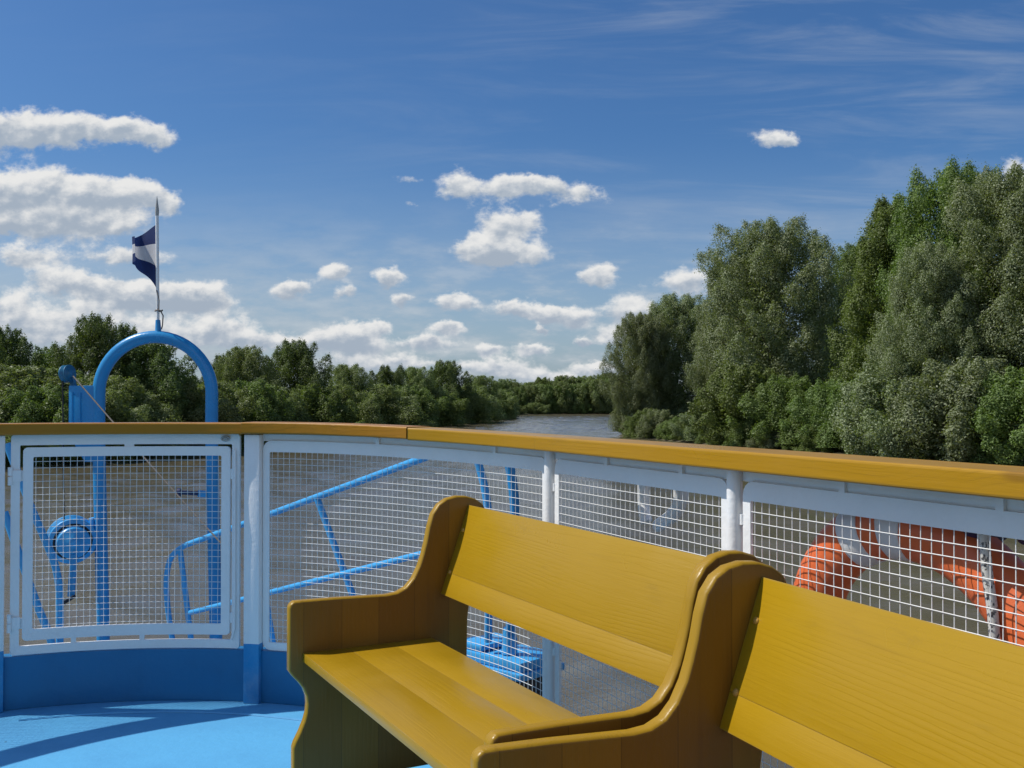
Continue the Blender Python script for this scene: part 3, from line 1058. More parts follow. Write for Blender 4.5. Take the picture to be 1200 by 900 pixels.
def rbox(mb, s, off, z0, z1, ws, wn):
    """upright bar standing at s"""
    q = path(s, off)
    a = math.atan2(tang(s).y, tang(s).x)
    mb.box((q.x, q.y, (z0 + z1) / 2), (ws, wn, z1 - z0), Matrix.Rotation(a, 3, 'Z'))


def round_rect(w0, w1, z0, z1, r=0.006):
    p = []
    for cx, cz, a0 in ((w1 - r, z1 - r, 0), (w0 + r, z1 - r, 90), (w0 + r, z0 + r, 180), (w1 - r, z0 + r, 270)):
        for k in range(4):
            a = R(a0 + 30 * k)
            p.append((cx + r * math.cos(a), cz + r * math.sin(a)))
    return p


def ring_panel(mb, s0, s1, z0, z1, wl, wr, wt, wb, off=0.0, th=0.008, ro=0.035, ri=0.0, topz=False):
    """flat steel frame bent to the rail's curve. z1 may follow the rail (topz)"""
    def loop(a0, a1, b0, b1, r, N=24):
        pts = []
        corners = [(a1, b1, 1, 1), (a0, b1, -1, 1), (a0, b0, -1, -1), (a1, b0, 1, -1)]
        for ci, (cs_, cz, sx, sz) in enumerate(corners):
            arc = []
            for k in range(5):
                ang = R(90 * ci + 90 * k / 4)
                arc.append((cs_ - sx * r + r * math.cos(ang), cz - sz * r + r * math.sin(ang)))
            pts += arc
            nx = corners[(ci + 1) % 4]
            ang = R(90 * (ci + 1))
            q0 = arc[-1]
            q1 = (nx[0] - nx[2] * r + r * math.cos(ang), nx[1] - nx[3] * r + r * math.sin(ang))
            for k in range(1, N):
                f = k / N
                pts.append((q0[0] + (q1[0] - q0[0]) * f, q0[1] + (q1[1] - q0[1]) * f))
        return pts
    A = loop(s0, s1, z0, z1, max(ro, 1e-4))
    B = loop(s0 + wl, s1 - wr, z0 + wb, z1 - wt, max(ri, 1e-4))
    n = len(A)

    def P(s, z, o_):
        q = path(s, o_)
        if topz:
            z = z + (rail_top(s) - 1.09) * (z - z0) / (z1 - z0)
        return (q.x, q.y, z)
    vs = [P(s, z, off + o_) for lp in (A, B) for o_ in (-th / 2, th / 2) for s, z in lp]
    fs = []
    for k in range(n):
        j = (k + 1) % n
        Ai, Ao, Bi, Bo = 0, n, 2 * n, 3 * n
        fs += [(Ai + k, Ai + j, Bi + j, Bi + k), (Ao + j, Ao + k, Bo + k, Bo + j), (Ai + j, Ai + k, Ao + k, Ao + j), (Bi + k, Bi + j, Bo + j, Bo + k)]
    mb.add(vs, fs)


def wires(mb, s0, s1, z0, z1, off=0.0, pitch=0.025, r=0.00108, topz=False):
    """welded square mesh; wires have real thickness, each a hair off straight"""
    def zt(s, z):
        return z + ((rail_top(s) - 1.09) * (z - z0) / (z1 - z0) if topz else 0)
    rr = random.Random(int(s0 * 1000))
    n = int((s1 - s0) / pitch)
    for k in range(1, n + 1):
        s = s0 + k * pitch - 0.010
        if s > s1 - 0.004:
            break
        q = path(s, off + 0.0012)
        j1, j2 = rr.uniform(-.0016, .0016), rr.uniform(-.0018, .0018)
        t_ = tang(s)
        zm = (z0 + z1) / 2
        mb.tube([(q.x + t_.x * j1, q.y + t_.y * j1, z0), (q.x + t_.x * j2, q.y + t_.y * j2, zm), (q.x, q.y, zt(s, z1))], r, 5, caps=False)
    m = int((z1 - z0) / pitch)
    for k in range(1, m + 1):
        z = z0 + k * pitch - 0.008
        if z > z1 - 0.003:
            break
        j = rr.uniform(-.0014, .0014)
        mb.tube([(*path(s, off - 0.0012).xy, zt(s, z + j)) for s in rows(s0, s1, 0.04)], r, 5, caps=False)


# key stations
S_HINGE = s_of_px(5, -4, 0)
S_GATE0 = s_of_px(13.5, -4, 0)
S_GATE1 = s_of_px(282, -4, 0)
S_P1 = s_of_px(299.5, -4, 0)
S_P2 = s_of_px(646.5)
S_P3 = s_of_px(863)
STEP = S_P3 - S_P2
S_B = s_of_px(490, -4, 0)
PORT_MIR = S_HINGE - (S_P2 - S_P1)
S_END = S_P3 + 3 * STEP
P_END = PORT_MIR - 3 * STEP

# ------------------------------------------------------------------ the boat: deck, coaming, cabin block below, hull
boat = empty('river_boat', (-1.5, 1.0, 0))
boat_c = Vector((-1.5, 1.0, 0))
tag(boat, 'bow deck of a river boat painted light blue with dark blue curb', 'boat')


def boat_part(mb, name, mat, **kw):
    o = mb.build(name, mat, boat, **kw)
    o.matrix_parent_inverse = Matrix.Translation(-boat_c)
    return o


ring = [path(s, 0.06) for s in rows(P_END - .6, S_END + .6, 0.06)]
mb = MB()
prism(mb, [(p.x, p.y) for p in reversed(ring)], lambda a, b, k: (a, b, -k), 0.09)
boat_part(mb, 'deck', M['deck'])
mb = MB()
sweep(mb, P_END - .5, S_END + .5, [(-0.012, 0.0015), (0.052, 0.0015), (0.052, 0.205), (-0.012, 0.205)], 0.05, top=False)
boat_part(mb, 'coaming', M['coaming'])
mb = MB()
sweep(mb, S_P1 - 0.9, S_P2 + 0.2, [(-0.175, 0.001), (-0.16, 0.001), (-0.163, 0.006), (-0.172, 0.006)], 0.04, top=False)
boat_part(mb, 'weld_seam', M['deck'])
mb = MB()
prism(mb, [(p.x * 1.0, p.y) for p in reversed([path(s, 0.03) for s in rows(P_END - .6, S_END + .6, 0.12)])], lambda a, b, k: (a, b, -0.092 - k), 2.1)
boat_part(mb, 'cabin_block', M['hull_white'])
# hull with pointed bow and a low foredeck
AX = Vector((-0.105, 0.9945, 0))
PX = Vector((0.9945, 0.105, 0))
c0 = Vector((-1.35, 2.5, 0))
mb = MB()
half = [(-9, 2.55), (-4, 2.6), (0, 2.45), (2.0, 1.95), (3.6, 1.25), (4.8, .55), (5.4, .03)]
outl = [c0 + AX * a + PX * w for a, w in half] + [c0 + AX * a - PX * w for a, w in reversed(half)]
prism(mb, [(p.x, p.y) for p in reversed(outl)], lambda a, b, k: (a, b, -2.2 - k), 1.4)
boat_part(mb, 'hull', M['hull_blue'])
mb = MB()
inn = [c0 + AX * (a - .05) + PX * (w * .97) for a, w in half[:-1]] + [c0 + AX * (a - .05) - PX * (w * .97) for a, w in reversed(half[:-1])]
prism(mb, [(p.x, p.y) for p in reversed(inn)], lambda a, b, k: (a, b, -2.195 + .003 - k), 0.05)
boat_part(mb, 'foredeck', M['deck'])

# ------------------------------------------------------------------ guard rail round the bow
rail = empty('guard_rail', (*path(0).xy, 0))
tag(rail, 'curved white deck railing of wire mesh panels under a yellow wooden top rail', 'railing')


def rp(mb, name, mat, parent=None, **kw):
    o = mb.build(name, mat, parent or rail, **kw)
    if parent is None:
        o.matrix_parent_inverse = Matrix.Translation(-rail.location)
    return o


BOARD = round_rect(-0.058, 0.072, -RT, 0.0, 0.006)


def board(parent, s0, s1, dz=0.0, dw=0.0, name='top_board'):
    mb = MB()
    sweep(mb, s0, s1, [(o_ - dw if o_ < 0 else o_, z + dz) for o_, z in BOARD], 0.05, uv=True)
    return mb


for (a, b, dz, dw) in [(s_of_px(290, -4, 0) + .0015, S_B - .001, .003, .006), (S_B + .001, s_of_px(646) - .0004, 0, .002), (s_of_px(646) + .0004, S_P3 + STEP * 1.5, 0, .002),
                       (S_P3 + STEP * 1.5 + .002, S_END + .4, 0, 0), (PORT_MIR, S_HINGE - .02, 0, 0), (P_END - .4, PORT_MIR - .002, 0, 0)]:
    rp(board(rail, a, b, dz, dw), 'top_board', M['shaded_rail_wood' if b < S_B + .0005 else 'rail_wood'])
# recessed steel strip under the boards
for a, b in ((S_P1 + .02, S_END + .3), (P_END - .3, S_HINGE - .02)):
    mb = MB()
    sweep(mb, a, b, [(0.004, -RT - 0.028), (0.009, -RT - 0.028), (0.009, -RT - 0.001), (0.004, -RT - 0.001)], 0.05)
    rp(mb, 'under_strip', M['white'])
# posts
mb = MB()
rbox(mb, S_P1, -0.012, 0.0, rail_top(S_P1) - RT - .001, 0.066, 0.045)
rp(mb, 'flat_post', M['post'], bevel=0.004)
mb = MB()
rbox(mb, S_HINGE - 0.028, -0.012, 0.0, rail_top(S_HINGE) - RT - .001, 0.066, 0.045)
rp(mb, 'flat_post', M['post'], bevel=0.004)
tube_posts = [S_P2, S_P3, S_P3 + STEP, S_P3 + 2 * STEP, S_P3 + 3 * STEP, PORT_MIR, PORT_MIR - STEP, PORT_MIR - 2 * STEP, PORT_MIR - 3 * STEP]
for s in tube_posts:
    q = path(s, -0.006)
    mb = MB()
    mb.tube([(q.x, q.y, 0.0), (q.x, q.y, 0.5), (q.x, q.y, rail_top(s) - RT - .001)], 0.0185, 16)
    po = rp(mb, 'round_post', M['post'])
    for z in (0.93, 0.42):
        for sg in (-1, 1):
            qq = path(s + sg * 0.022, 0)
            mb = MB()
            mb.tube([(qq.x, qq.y, z - .012), (qq.x, qq.y, z + .012)], 0.008, 8)
            rp(mb, 'weld_lug', M['white'], po)
# panels between posts
edges = [(S_P1 + .035, S_P2 - .028)] + [(a + .027, a + STEP - .027) for a in (S_P2, S_P3, S_P3 + STEP, S_P3 + 2 * STEP)]
edges += [(PORT_MIR + .027, S_HINGE - .066)] + [(PORT_MIR - (k + 1) * STEP + .027, PORT_MIR - k * STEP - .027) for k in range(3)]
ZT = 1.09 - RT - 0.026
for a, b in edges:
    mb = MB()
    ring_panel(mb, a, b, 0.2075, ZT, .027, .027, .044, .030, ro=0.035, ri=0.004, topz=True)
    fr = rp(mb, 'panel_frame', M['white'])
    for f in (.36, .78):
        s = a + (b - a) * f
        mb = MB()
        rbox(mb, s, 0.0, ZT + rail_top(s) - 1.09 - .002, rail_top(s) - RT - .002, .016, .010)
        rp(mb, 'tab', M['white'], fr)
    mb = MB()
    wires(mb, a + .022, b - .022, 0.2075 + .026, ZT - .040, topz=True)
    rp(mb, 'wire_mesh', M['wire'], fr)

# ------------------------------------------------------------------ bow gate
gate = empty('bow_gate', (*path(S_GATE0).xy, 0))
tag(gate, 'white mesh gate with double frame under the wooden top rail, below the blue arch', 'gate')


def gp(mb, name, mat, parent=None, **kw):
    o = mb.build(name, mat, parent or gate, **kw)
    if parent is None:
        o.matrix_parent_inverse = Matrix.Translation(-gate.location)
    return o


gp(board(gate, S_HINGE - .018, s_of_px(290, -4, 0) - .001, 0.0, -.004), 'top_board', M['shaded_rail_wood'])
mb = MB()
ring_panel(mb, S_GATE0, S_GATE1, 0.209, 1.061 - .016, .032, .032, .040, .032, ro=0.012, ri=0.004, th=0.014, topz=True)
of = gp(mb, 'outer_frame', M['white'])
gi0, gi1 = S_GATE0 + .043, S_GATE1 - .040
mb = MB()
ring_panel(mb, gi0, gi1, 0.262, 0.995, .036, .036, .036, .042, ro=0.016, ri=0.006, th=0.012, off=-.002, topz=True)
inf = gp(mb, 'inner_frame', M['white'])
mb = MB()
wires(mb, gi0 + .03, gi1 - .03, 0.262 + .036, 0.995 - .030, off=.002, topz=True)
gp(mb, 'wire_mesh', M['wire'], inf)
for s_, z0_, z1_, w_ in [(s_of_px(88, -4, 0), .238, .266, .018), (s_of_px(168, -4, 0), .238, .266, .018), (s_of_px(152, -4, 0), .99, 1.03, .036)] + [
        (q_, z - .02, z + .02, .022) for z in (.905, .33) for q_ in ((S_GATE0 + gi0) / 2 + .016, (S_GATE1 + gi1) / 2 - .016)]:
    mb = MB()
    rbox(mb, s_, 0, z0_, z1_, w_, .010)
    gp(mb, 'spacer', M['white'])
for z in (0.905, 0.335):
    mb = MB()
    q = path(S_GATE0 - .002, -.014)
    mb.tube([(q.x, q.y, z - .035), (q.x, q.y, z - .002)], 0.009, 10)
    mb.tube([(q.x, q.y, z + .002), (q.x, q.y, z + .035)], 0.009, 10)
    rbox(mb, S_GATE0 + .016, -.0115, z - .022, z + .022, .04, .006)
    gp(mb, 'hinge', M['post'])
mb = MB()
q = path(s_of_px(266, -4, 0), -.014)
t_ = tang(s_of_px(266, -4, 0))
mb.tube([q + t_ * (0.017 * math.cos(a)) + Vector((0, 0, 1.046 + .008 * math.sin(a))) for a in [2 * math.pi * k / 14 for k in range(15)]], 0.0035, 6)
mb.tube([q + t_ * -.006 + Vector((0, 0, 1.046)), q + t_ * .010 + Vector((0, 0, 1.046))], 0.005, 8)
gp(mb, 'latch', M['steel'])
mb = MB()
s_ = s_of_px(277.5, -4, 0)
q = path(s_, -.016)
mb.tube([(q.x - .012, q.y, 0.245), (q.x, q.y, 0.285), (q.x, q.y, .65), (q.x, q.y, 1.0)], 0.005, 8)
gp(mb, 'bolt_rod', M['white'])

# ------------------------------------------------------------------ benches
PANEL = [(-.044, .40), (-.044, .585), (-.040, .597), (-.028, .604), (.0, .604), (.10, .603), (.20, .600), (.262, .598), (.298, .602), (.328, .616), (.352, .642), (.372, .680),
         (.384, .715), (.395, .755), (.404, .800), (.416, .840), (.438, .870), (.466, .887), (.500, .894), (.535, .892), (.568, .882), (.594, .864), (.606, .842), (.604, .82),
         (.578, .70), (.552, .58), (.540, .50), (.538, .38), (.538, .18), (.545, .0), (.455, .0), (.44, .05), (.10, .05), (.075, .0), (-.030, .0),
         (-.031, .17), (-.026, .185), (-.010, .215), (.003, .245), (.010, .270), (.012, .295), (.010, .318), (.0, .343), (-.014, .362), (-.032, .382)]
BW = 1.310                                      # clear width between the end panels
PT = 0.034


def end_panel(x0, root):
    mb = MB()
    prism(mb, [(a, b) for a, b in reversed(PANEL)], lambda a, b, k: (x0 + k, a, b), PT)
    o = mb.build('end_panel', M['end_wood'], root, bevel=0.009, seg=3)
    o.data.materials.append(M['rim_wood'])       # rounded rim takes a yellower tone than the flat sides
    for f in o.data.polygons:
        if abs(f.normal.x) < 0.9:
            f.material_index = 1
    return o


def make_bench():
    root = empty('wooden_bench')
    end_panel(-PT, root)
    end_panel(BW, root)
    # seat: three boards glued side by side
    st = MB()
    w3 = (0.4100 + .006) / 3
    for k in range(3):
        mb = st
        mb.box((BW / 2, -.003 + w3 * (k + .5), .4375 + (.0002 if k == 1 else 0)), (BW - .004, w3 - .00005, .025))
    st.build('seat', M['seat_wood'], root, bevel=0.0003)
    bl, bt = (0.4424, .5866), (0.5399, .8642)
    ang = math.atan2(bt[0] - bl[0], bt[1] - bl[1])
    ln = math.hypot(bt[0] - bl[0], bt[1] - bl[1])
    Rm = Matrix.Rotation(-ang, 3, 'X')
    nrm_ = Vector((0, math.cos(ang), -math.sin(ang)))
    mid = Vector((BW / 2, (bl[0] + bt[0]) / 2, (bl[1] + bt[1]) / 2)) + nrm_ * .0125
    mb = MB()
    l1 = ln * .24
    up = Vector((0, math.sin(ang), math.cos(ang)))
    mb.box(mid - up * (ln / 2 - l1 / 2), (BW - .003, .025, l1 - .0004), Rm)
    mb.box(mid + up * (l1 / 2), (BW - .003, .0256, ln - l1 - .0004), Rm)
    br = mb.build('backrest', M['back_wood'], root, bevel=0.0006)
    for x in (.022, BW - .022):
        for f in (.25, .72):
            mb = MB()
            c = Vector((x, bl[0], bl[1])) + up * (ln * f) - nrm_ * .001
            Mx = Matrix.Translation(c) @ (-nrm_).to_track_quat('Z', 'Y').to_matrix().to_4x4()
            mb.lathe([(.0075, -.002), (.0075, .0015), (.005, .0034), (.0, .0042)], Mx, 14)
            mb.build('bolt', M['bolt'], br)
    mb = MB()
    mb.box((BW / 2, .30, .4125), (BW - .004, .045, .0225))
    mb.build('seat_batten', M['end_wood'], root)
    return root


M['bolt'] = paint('painted_bolt', (0.45, 0.25, 0.03), 0.35, 0.2, 60, 0.02, dirt_col=(0.3, 0.25, 0.18))


def copy_tree(o, parent=None):
    c = o.copy()
    COL.objects.link(c)
    if parent is not None:
        c.parent = parent
    for ch in o.children:
        copy_tree(ch, c)
    return c


def place_bench(o, x, y, ang, label):
    # local x runs along the bench towards the viewer, local y to its back
    o.location = (x, y, 0)
    a = R(ang)
    u, w = Vector((math.sin(a), -math.cos(a), 0)), Vector((math.cos(a), math.sin(a), 0))
    o.rotation_euler = (0, 0, math.atan2(u.y, u.x))
    tag(o, label, 'bench', 'yellow benches along the starboard rail')


# local axes: x along u, y along w with z up is right handed (u x w = +z)
bench = make_bench()
place_bench(bench, -.62, 3.04, 27.5, 'yellow wooden bench whose whole seat and backrest show, nearer the bow gate')
bench2 = copy_tree(bench)
place_bench(bench2, -.0212, 1.7602, 21.9, 'nearer yellow wooden bench with bolted backrest, cut off by the right edge of the picture')

# ------------------------------------------------------------------ blue arch on the foredeck, with bracket, sheave and winch
DA = 6.0
arch = empty('bow_arch', (*at(182, 470, DA).xy, -2.19))
tag(arch, 'bright blue tubular arch standing on the bow beyond the gate', 'arch')


def ap(mb, name, mat, parent=None, root=None, **kw):
    root = root or arch
    o = mb.build(name, mat, parent or root, **kw)
    if parent is None:
        o.matrix_parent_inverse = Matrix.Translation(-root.location)
    return o


FOOT = -2.19
zs = at(182, 461, DA).z
xc = at(182, 461, DA).x
rad = 0.333
pts = [(at(124, 760, DA).x - .02, DA, FOOT), (at(121, 740, DA).x, DA, at(121, 740, DA).z), (xc - rad, DA, zs - .25)]
pts += [(xc - rad * math.cos(a), DA, zs + rad * math.sin(a)) for a in [math.pi * k / 28 for k in range(29)]]
pts += [(xc + rad, DA, zs - .25), (at(253, 740, DA).x, DA, at(253, 740, DA).z), (at(255, 760, DA).x + .02, DA, FOOT)]
mb = MB()
mb.tube(pts, 0.0365, 20)
ap(mb, 'arch_tube', M['arch'])
mb = MB()
bx0, bx1 = at(83, 452, DA).x, at(112, 452, DA).x
zt, zb = at(100, 452, DA).z, at(100, 525, DA).z
prism(mb, [(bx0, zt), (bx1, zt), (bx1, zb - .08), (bx1 - .05, zb - .08), (bx0, zb + .08)], lambda a, b, k: (a, DA - .03 + k, b), .06)
br = ap(mb, 'bracket_plate', M['arch'], bevel=0.004)
for px in (88, 97):
    x = at(px, 470, DA).x
    mb = MB()
    mb.box((x, DA - .034, (zt + zb) / 2 + .02), (.006, .012, zt - zb - .12))
    ap(mb, 'stiffener', M['arch'], br)
# sheave at the bracket's corner
mb = MB()
pc = at(79, 438, DA)
Mx = Matrix.Translation(pc) @ Vector((.95, -.28, .1)).normalized().to_track_quat('Z', 'Y').to_matrix().to_4x4()
mb.lathe([(0, -.02), (.052, -.02), (.052, -.013), (.036, -.004), (.036, .004), (.052, .013), (.052, .02), (.026, .014), (.022, .03), (0, .03)], Mx, 24)
ap(mb, 'sheave', M['teal'])
mb = MB()
mb.tube([pc + Vector((.015, .03, .02)), at(83, 450, DA) + Vector((0, .03, 0)), at(86, 462, DA) + Vector((0.01, 0, 0))], .02, 8)
ap(mb, 'sheave_arm', M['teal'])
# winch drum on the left leg
win = at(84, 632, DA - .06)
mb = MB()
Mx = Matrix.Translation(win) @ Vector((.50, -.84, -.16)).normalized().to_track_quat('Z', 'Y').to_matrix().to_4x4()
mb.lathe([(0, -.05), (.128, -.05), (.134, -.045), (.134, -.035), (.105, -.03), (.105, .03), (.134, .035), (.134, .045), (.128, .05), (.094, .05), (.092, .085), (.088, .092), (.03, .094), (.028, .104), (.0, .105)], Mx, 30)
wd = ap(mb, 'winch_drum', M['pipe'])
mb = MB()
Mx2 = Mx
mb.lathe([(.108, .0505), (.108, .0515), (.095, .0515), (.095, .0505)], Mx2, 30)
ap(mb, 'drum_groove', M['dark'], wd)
mb = MB()
lx = at(116, 632, DA).x
mb.box(((win.x + lx) / 2 + .03, DA + .01, win.z + .06), (lx - win.x, .05, .05), Matrix.Rotation(R(-18), 3, 'Y'))
mb.box((lx - .035, DA - .005, win.z + .02), (.03, .05, .20))
ap(mb, 'winch_bracket', M['pipe'], bevel=.004)
mb = MB()
a_, b_ = at(83, 650, DA - .16), at(87, 699, DA - .16)
mb.box((a_ + b_) / 2, (.038, .018, (a_ - b_).length), Matrix.Rotation(R(3.5), 3, 'Y'))
cr = ap(mb, 'crank', M['arch'], bevel=.003)
mb = MB()
mb.tube([b_ + Vector((.0, .0, .0)), at(75, 706, DA - .25)], .011, 8)
ap(mb, 'crank_handle', M['dark'], cr)
# peg on the right leg
mb = MB()
a_, b_ = at(209, 577, DA - .08), at(246, 579, DA)
mb.tube([a_, b_], .012, 10)
mb.tube([a_ + Vector((-.004, 0, 0)), a_ + Vector((.014, 0, 0))], .024, 12)
pg = ap(mb, 'peg', M['navy'])
mb = MB()
mb.tube([at(232, 578.5, DA - .03), at(241, 579, DA - .01)], .02, 12)
ap(mb, 'peg_collar', M['pipe'], pg)

# ropes
rope = MB()
rope.tube([at(73.5, 440, DA - .02), at(74, 540, DA - .04), at(75, 612, DA - .1)], .005, 6)
ro = rope.build('winch_rope', M['black_rope'])
tag(ro, 'thin black rope hanging from the blue sheave down to the winch drum', 'rope')

# flag
flag = empty('pennant_flag', (at(185, 388, DA).x, DA, at(185, 392, DA).z))
tag(flag, 'navy and white striped pennant on a thin white pole atop the blue arch', 'flag')


def fp(mb, name, mat, **kw):
    o = mb.build(name, mat, flag, **kw)
    o.matrix_parent_inverse = Matrix.Translation(-flag.location)
    return o


p0, p1, p2 = at(185.4, 391, DA), at(185.1, 375, DA), at(184, 251, DA)
mb = MB()
mb.tube([p1 - Vector((0, 0, .03)), p1.lerp(p2, .5), p2], .0095, 12)
fp(mb, 'pole', M['white'])
mb = MB()
mb.tube([p0 - Vector((0, 0, .01)), p0 + Vector((0, 0, .01)), p1], [.03, .018, .014], 14)
fp(mb, 'pole_socket', M['arch'])
mb = MB()
tip = at(184, 230, DA)
mb.tube([p2 - Vector((0, 0, .01)), p2 + Vector((0, 0, .01)), p2 + Vector((0, 0, .03)), tip], [.0095, .0115, .011, .001], 12)
fp(mb, 'spear_tip', M['steel'])
mb = MB()
knot = at(186, 364, DA - .015)
mb.tube([knot + Vector((.022 * math.cos(a), .012 * math.sin(a), .004 * math.sin(3 * a))) for a in [2 * math.pi * k / 12 for k in range(13)]], .004, 6)
mb.tube([knot + Vector((.01, 0, 0)), knot + Vector((.026, .0, -.03)), knot + Vector((.022, 0, -.09)), knot + Vector((.016, 0, -.11))], .004, 6)
mb.tube([at(183.6, 340, DA - .012), at(186.5, 352, DA - .016), knot], .003, 6)
fp(mb, 'halyard', M['cable'])
mb = MB()
NU, NV = 40, 14
ht, hb = at(184.3, 262, DA).z, at(184.6, 340, DA).z
G = []
for i in range(NU + 1):
    u = i / NU
    # plan of the cloth: streams to the left and away, then curls back towards the viewer
    if u < .72:
        f = u / .72
        x, y = -.150 * math.sin(f * 1.45), .05 * math.sin(f * math.pi * 1.0) + .05 * f
    else:
        f = (u - .72) / .28
        x, y = -.149 - .012 * math.sin(f * math.pi * .9) + .034 * f * f, .05 - .085 * f
    ut = min(1, u / .72)
    zt_ = ht - (.075 * ut ** 1.7 + .02 * math.sin(ut * 3.1)) - max(0, u - .72) * .02
    zb_ = hb + (.165 * ut ** .85 + .012 * math.sin(ut * 5)) + max(0, u - .72) * .05
    G.append([(at(184.4, 300, DA).x + x, DA + y + .006 * math.sin(8 * u + 3 * j / NV), zb_ + (zt_ - zb_) * j / NV) for j in range(NV + 1)])
vs = [q for col in G for q in col]
fs, uvs = [], []
for i in range(NU):
    for j in range(NV):
        fs.append((i * (NV + 1) + j, (i + 1) * (NV + 1) + j, (i + 1) * (NV + 1) + j + 1, i * (NV + 1) + j + 1))
        uvs.append(((i / NU, j / NV), ((i + 1) / NU, j / NV), ((i + 1) / NU, (j + 1) / NV), (i / NU, (j + 1) / NV)))
mb.add(vs, fs, uvs, smooth=True)
fp(mb, 'cloth', M['flag'])

# ------------------------------------------------------------------ blue gangway stair outside the starboard bow
gang = empty('boarding_gangway', (*at(590, 760, 4.5).xy, 0.0))
tag(gang, 'light blue sloping gangway with tubular handrails outside the starboard bow', 'gangway')


def gg(mb, name, mat, parent=None, **kw):
    return ap(mb, name, mat, parent, gang, **kw)


def bez(pts, n=8):
    """round a polyline a little (Catmull-Rom)"""
    P = [Vector(p) for p in pts]
    P = [P[0] * 2 - P[1]] + P + [P[-1] * 2 - P[-2]]
    outp = []
    for i in range(1, len(P) - 2):
        for k in range(n):
            f = k / n
            a, b, c, d = P[i - 1], P[i], P[i + 1], P[i + 2]
            outp.append(.5 * ((2 * b) + (c - a) * f + (2 * a - 5 * b + 4 * c - d) * f * f + (3 * b - a - 3 * c + d) * f ** 3))
    outp.append(P[-2])
    return outp


R0, R1 = at(217, 639, 5.95), at(512, 531, 4.33)
L0, L1 = at(223, 718, 5.92), at(495, 649, 4.40)
mb = MB()
mb.tube(bez([at(206, 775, 6.05), at(197, 715, 6.03), at(195, 680, 6.02), at(199, 657, 6.01), at(207, 646, 5.98), R0], 6) + [R0.lerp(R1, .5), R1] + bez([R1, at(535, 525, 4.25), at(553, 528, 4.21), at(562, 548, 4.20), at(571, 590, 4.19), at(573, 640, 4.19), at(572, 752, 4.22)], 6)[1:], .0165, 12)
gg(mb, 'handrail', M['pipe'])
mb = MB()
mb.tube([L0, L0.lerp(L1, .5), L1, at(571, 629, 4.19)], .0145, 12)
gg(mb, 'mid_rail', M['pipe'])
for a, b, r_ in [(at(211, 643, 5.96), at(227, 775, 5.98), .0165), (R0.lerp(R1, .60), at(442, 775, 4.85), .0165), (at(311, 696, 5.38), at(324, 775, 5.42), .014)]:
    mb = MB()
    mb.tube([a, a.lerp(b, .5), b], r_, 12)
    gg(mb, 'stanchion', M['pipe'])
mb = MB()
mb.tube(bez([at(588, 520, 4.08), at(597, 545, 4.08), at(603, 590, 4.08), at(603, 640, 4.1), at(600, 700, 4.15), at(597, 755, 4.2)], 6), .0195, 12)
gg(mb, 'end_post', M['arch'])
# landing plate and sloping tread deck
ld = at(592, 762, 4.28)
gdir = (at(215, 700, 5.95) - at(560, 700, 4.28))
gdir.z = 0
gdir.normalize()
gn = Vector((-gdir.y, gdir.x, 0))
ga = math.atan2(gdir.y, gdir.x)
mb = MB()
mb.box((ld.x, ld.y, .135), (.40, .24, .04), Matrix.Rotation(ga, 3, 'Z'))
mb.box((ld.x, ld.y, .098), (.43, .27, .03), Matrix.Rotation(ga, 3, 'Z'))
mb.box(Vector((ld.x, ld.y, .172)) + gdir * .1, (.14, .22, .024), Matrix.Rotation(ga, 3, 'Z'))
lp = gg(mb, 'landing_plate', M['pipe'], bevel=.006)
mb = MB()
mb.tube([at(597, 735, 4.2), Vector((at(597, 755, 4.2).x, at(597, 755, 4.2).y, .16))], [.026, .034], 14)
gg(mb, 'post_socket', M['pipe'], lp)
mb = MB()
mb.box((ld.x, ld.y, .012), (.36, .20, .12), Matrix.Rotation(ga, 3, 'Z'))  # dark block added for the shade under the landing; the beam follows
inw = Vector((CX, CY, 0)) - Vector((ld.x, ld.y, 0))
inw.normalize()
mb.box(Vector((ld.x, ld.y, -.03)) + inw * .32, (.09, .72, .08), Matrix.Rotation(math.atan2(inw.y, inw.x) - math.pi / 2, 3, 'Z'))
gg(mb, 'shade_block_beam', M['dark'])
st0 = Vector((ld.x, ld.y, .12)) + gdir * .25
st1 = at(214, 775, 5.95)
st1.z = -.55
slope = st1 - st0
mb = MB()
mid = (st0 + st1) / 2
Mr = Matrix.Rotation(ga, 3, 'Z') @ Matrix.Rotation(-math.atan2(slope.z, slope.xy.length), 3, 'Y')
mb.box(mid, (slope.length, .34, .035), Mr)
for k in range(14):
    mb.box(st0.lerp(st1, (k + .5) / 14) + Vector((0, 0, .028)), (.025, .30, .018), Mr)
gg(mb, 'sloping_walkway', M['pipe'])

wr = MB()
wa, wb = at(86, 441, DA - .06), L0.lerp(L1, .40)
wr.tube([wa, wa.lerp(wb, .35) - Vector((0, 0, .012)), wa.lerp(wb, .7) - Vector((0, 0, .012)), wb], .0048, 6)
wro = wr.build('hoist_cable', M['cable'])
tag(wro, 'thin steel cable slanting from the blue sheave down to the gangway', 'cable')

# port-side pipes by the gate's hinge
pb = empty('port_handrail', (*at(60, 760, 5.4).xy, -2.19))
tag(pb, 'pair of bent blue pipes behind the hinge side of the bow gate', 'handrail')
for pts in ([at(8, 520, 5.3), at(24, 562, 5.3), at(38, 598, 5.3), at(56, 640, 5.32), at(66, 668, 5.34), at(70, 700, 5.36), at(70, 770, 5.4)],
            [at(5, 600, 5.2), at(26, 660, 5.2), at(44, 710, 5.25), at(58, 745, 5.3), at(64, 775, 5.35)]):
    mb = MB()
    pl = bez(pts, 5)
    q = pl[-1].copy()
    q.z = -2.19
    mb.tube(pl + [q], .019, 12)
    ap(mb, 'pipe', M['pipe'], None, pb)

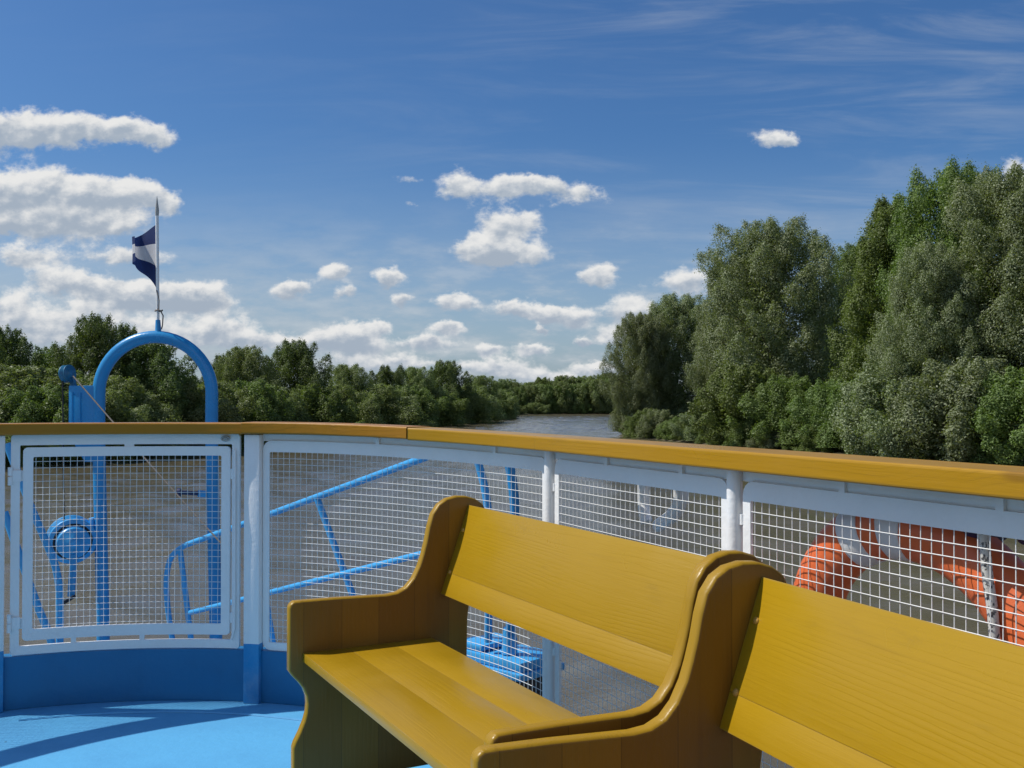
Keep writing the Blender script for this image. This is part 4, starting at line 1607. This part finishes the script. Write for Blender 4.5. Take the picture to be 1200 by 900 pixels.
# white steel hooks hung outside the starboard panel
hk = empty('white_hooks', (*at(780, 580, 3.0).xy, .8))
tag(hk, 'pair of bent white steel hooks hanging outside the mesh right of the round post', 'hook')


def out_pt(px, py, off):
    """point at photo pixel (px, py) that lies off metres outside the mesh"""
    lo, hi = 0.3, 4.5
    for _ in range(50):
        m_ = (lo + hi) / 2
        q = at(px, py, m_)
        side = (Vector((q.x, q.y, 0)) - path(0)).dot(nrm(0.5))
        lo, hi = (m_, hi) if side < off else (lo, m_)
    return at(px, py, m_)


for pts, r_ in (([out_pt(754, 545, .09), out_pt(754, 560, .20), out_pt(754, 585, .235), out_pt(755, 600, .235), out_pt(758, 612, .235)], .018),
                ([out_pt(796, 548, .09), out_pt(797, 560, .20), out_pt(797, 588, .235), out_pt(788, 604, .24), out_pt(772, 616, .26)], .021)):
    mb = MB()
    mb.tube(bez(pts, 5), r_, 12)
    ap(mb, 'hook_tube', M['white'], None, hk)

# ------------------------------------------------------------------ lifebuoy outside the starboard rail
LBR, LBr = 0.300, 0.062
cp = at(1078, 797, 2.015)
lb = empty('lifebuoy', cp)
tag(lb, 'orange ring lifebuoy with white bands and grab rope hung outside the railing', 'lifebuoy')
tdir = tang(1.0)
ndir = nrm(1.0)
tilt = Matrix.Rotation(R(5), 3, tdir)
EX = tdir
EZ = tilt @ Vector((0, 0, 1))
EN = tilt @ ndir


def tor(a, b, r_=LBr, Rr=LBR):
    c = EX * (math.cos(a) * Rr) + EZ * (math.sin(a) * Rr)
    rd = EX * math.cos(a) + EZ * math.sin(a)
    return c + rd * (r_ * math.cos(b)) + EN * (r_ * 0.8 * math.sin(b))


def tor_mesh(a0, a1, r_, na, nb=20, closed=False):
    mb = MB()
    vs, fs = [], []
    for i in range(na + (0 if closed else 1)):
        a = a0 + (a1 - a0) * i / na
        for j in range(nb):
            vs.append(tor(a, 2 * math.pi * j / nb, r_))
    for i in range(na):
        i2 = (i + 1) % na if closed else i + 1
        for j in range(nb):
            j2 = (j + 1) % nb
            fs.append((i * nb + j, i2 * nb + j, i2 * nb + j2, i * nb + j2))
    if not closed:
        fs.append(tuple(range(nb)))
        fs.append(tuple(reversed(range(na * nb, na * nb + nb))))
    mb.add(vs, fs, smooth=True)
    return mb


tor_mesh(0, 2 * math.pi, LBr, 72, closed=True).build('ring', M['orange'], lb)
for a, w in ((R(113), R(5.5)), (R(92), R(5.5)), (R(300), R(5.5)), (R(215), R(5.5))):
    tor_mesh(a - w, a + w, LBr + .0025, 8).build('white_band', M['band'], lb)


def on_ring(px, py, off):
    """where the sight line of a photo pixel meets the ring's plane, shifted off along its normal"""
    o_ = Vector((0, 0, EYE))
    d_ = at(px, py, 1.0) - o_
    k = ((cp + EN * off) - o_).dot(EN) / d_.dot(EN)
    return o_ + d_ * k - cp


mb = MB()
mb.tube(bez([on_ring(1149, 596, -.060), on_ring(1154, 640, -.060), on_ring(1158, 680, -.060), on_ring(1163, 715, -.060), on_ring(1166, 760, -.060), on_ring(1168, 820, -.055)], 6), .0095, 9)
mb.build('grab_rope', M['rope'], lb)
mb = MB()
mb.tube(bez([on_ring(951, 672, -.02), on_ring(946, 684, -.03), on_ring(948, 700, -.03), on_ring(956, 720, -.03)], 5), .009, 8)
mb.build('rope_lashing', M['rope'], lb)
hg = MB()
top = cp + tor(R(70), R(90))
w0 = path(s_of_px(1140), .02)
for dx in (-.05, .06):
    q = Vector((w0.x, w0.y, 0)) + tdir * dx
    hg.tube([Vector((q.x, q.y, 1.02)), Vector((q.x, q.y, .97)) + ndir * .03, Vector((q.x, q.y, .955)) + ndir * .10, Vector((q.x, q.y, .985)) + ndir * .16], .012, 8)
hgo = hg.build('buoy_bracket', M['navy'])
tag(hgo, 'dark navy hook bracket behind the railing holding the lifebuoy', 'bracket')
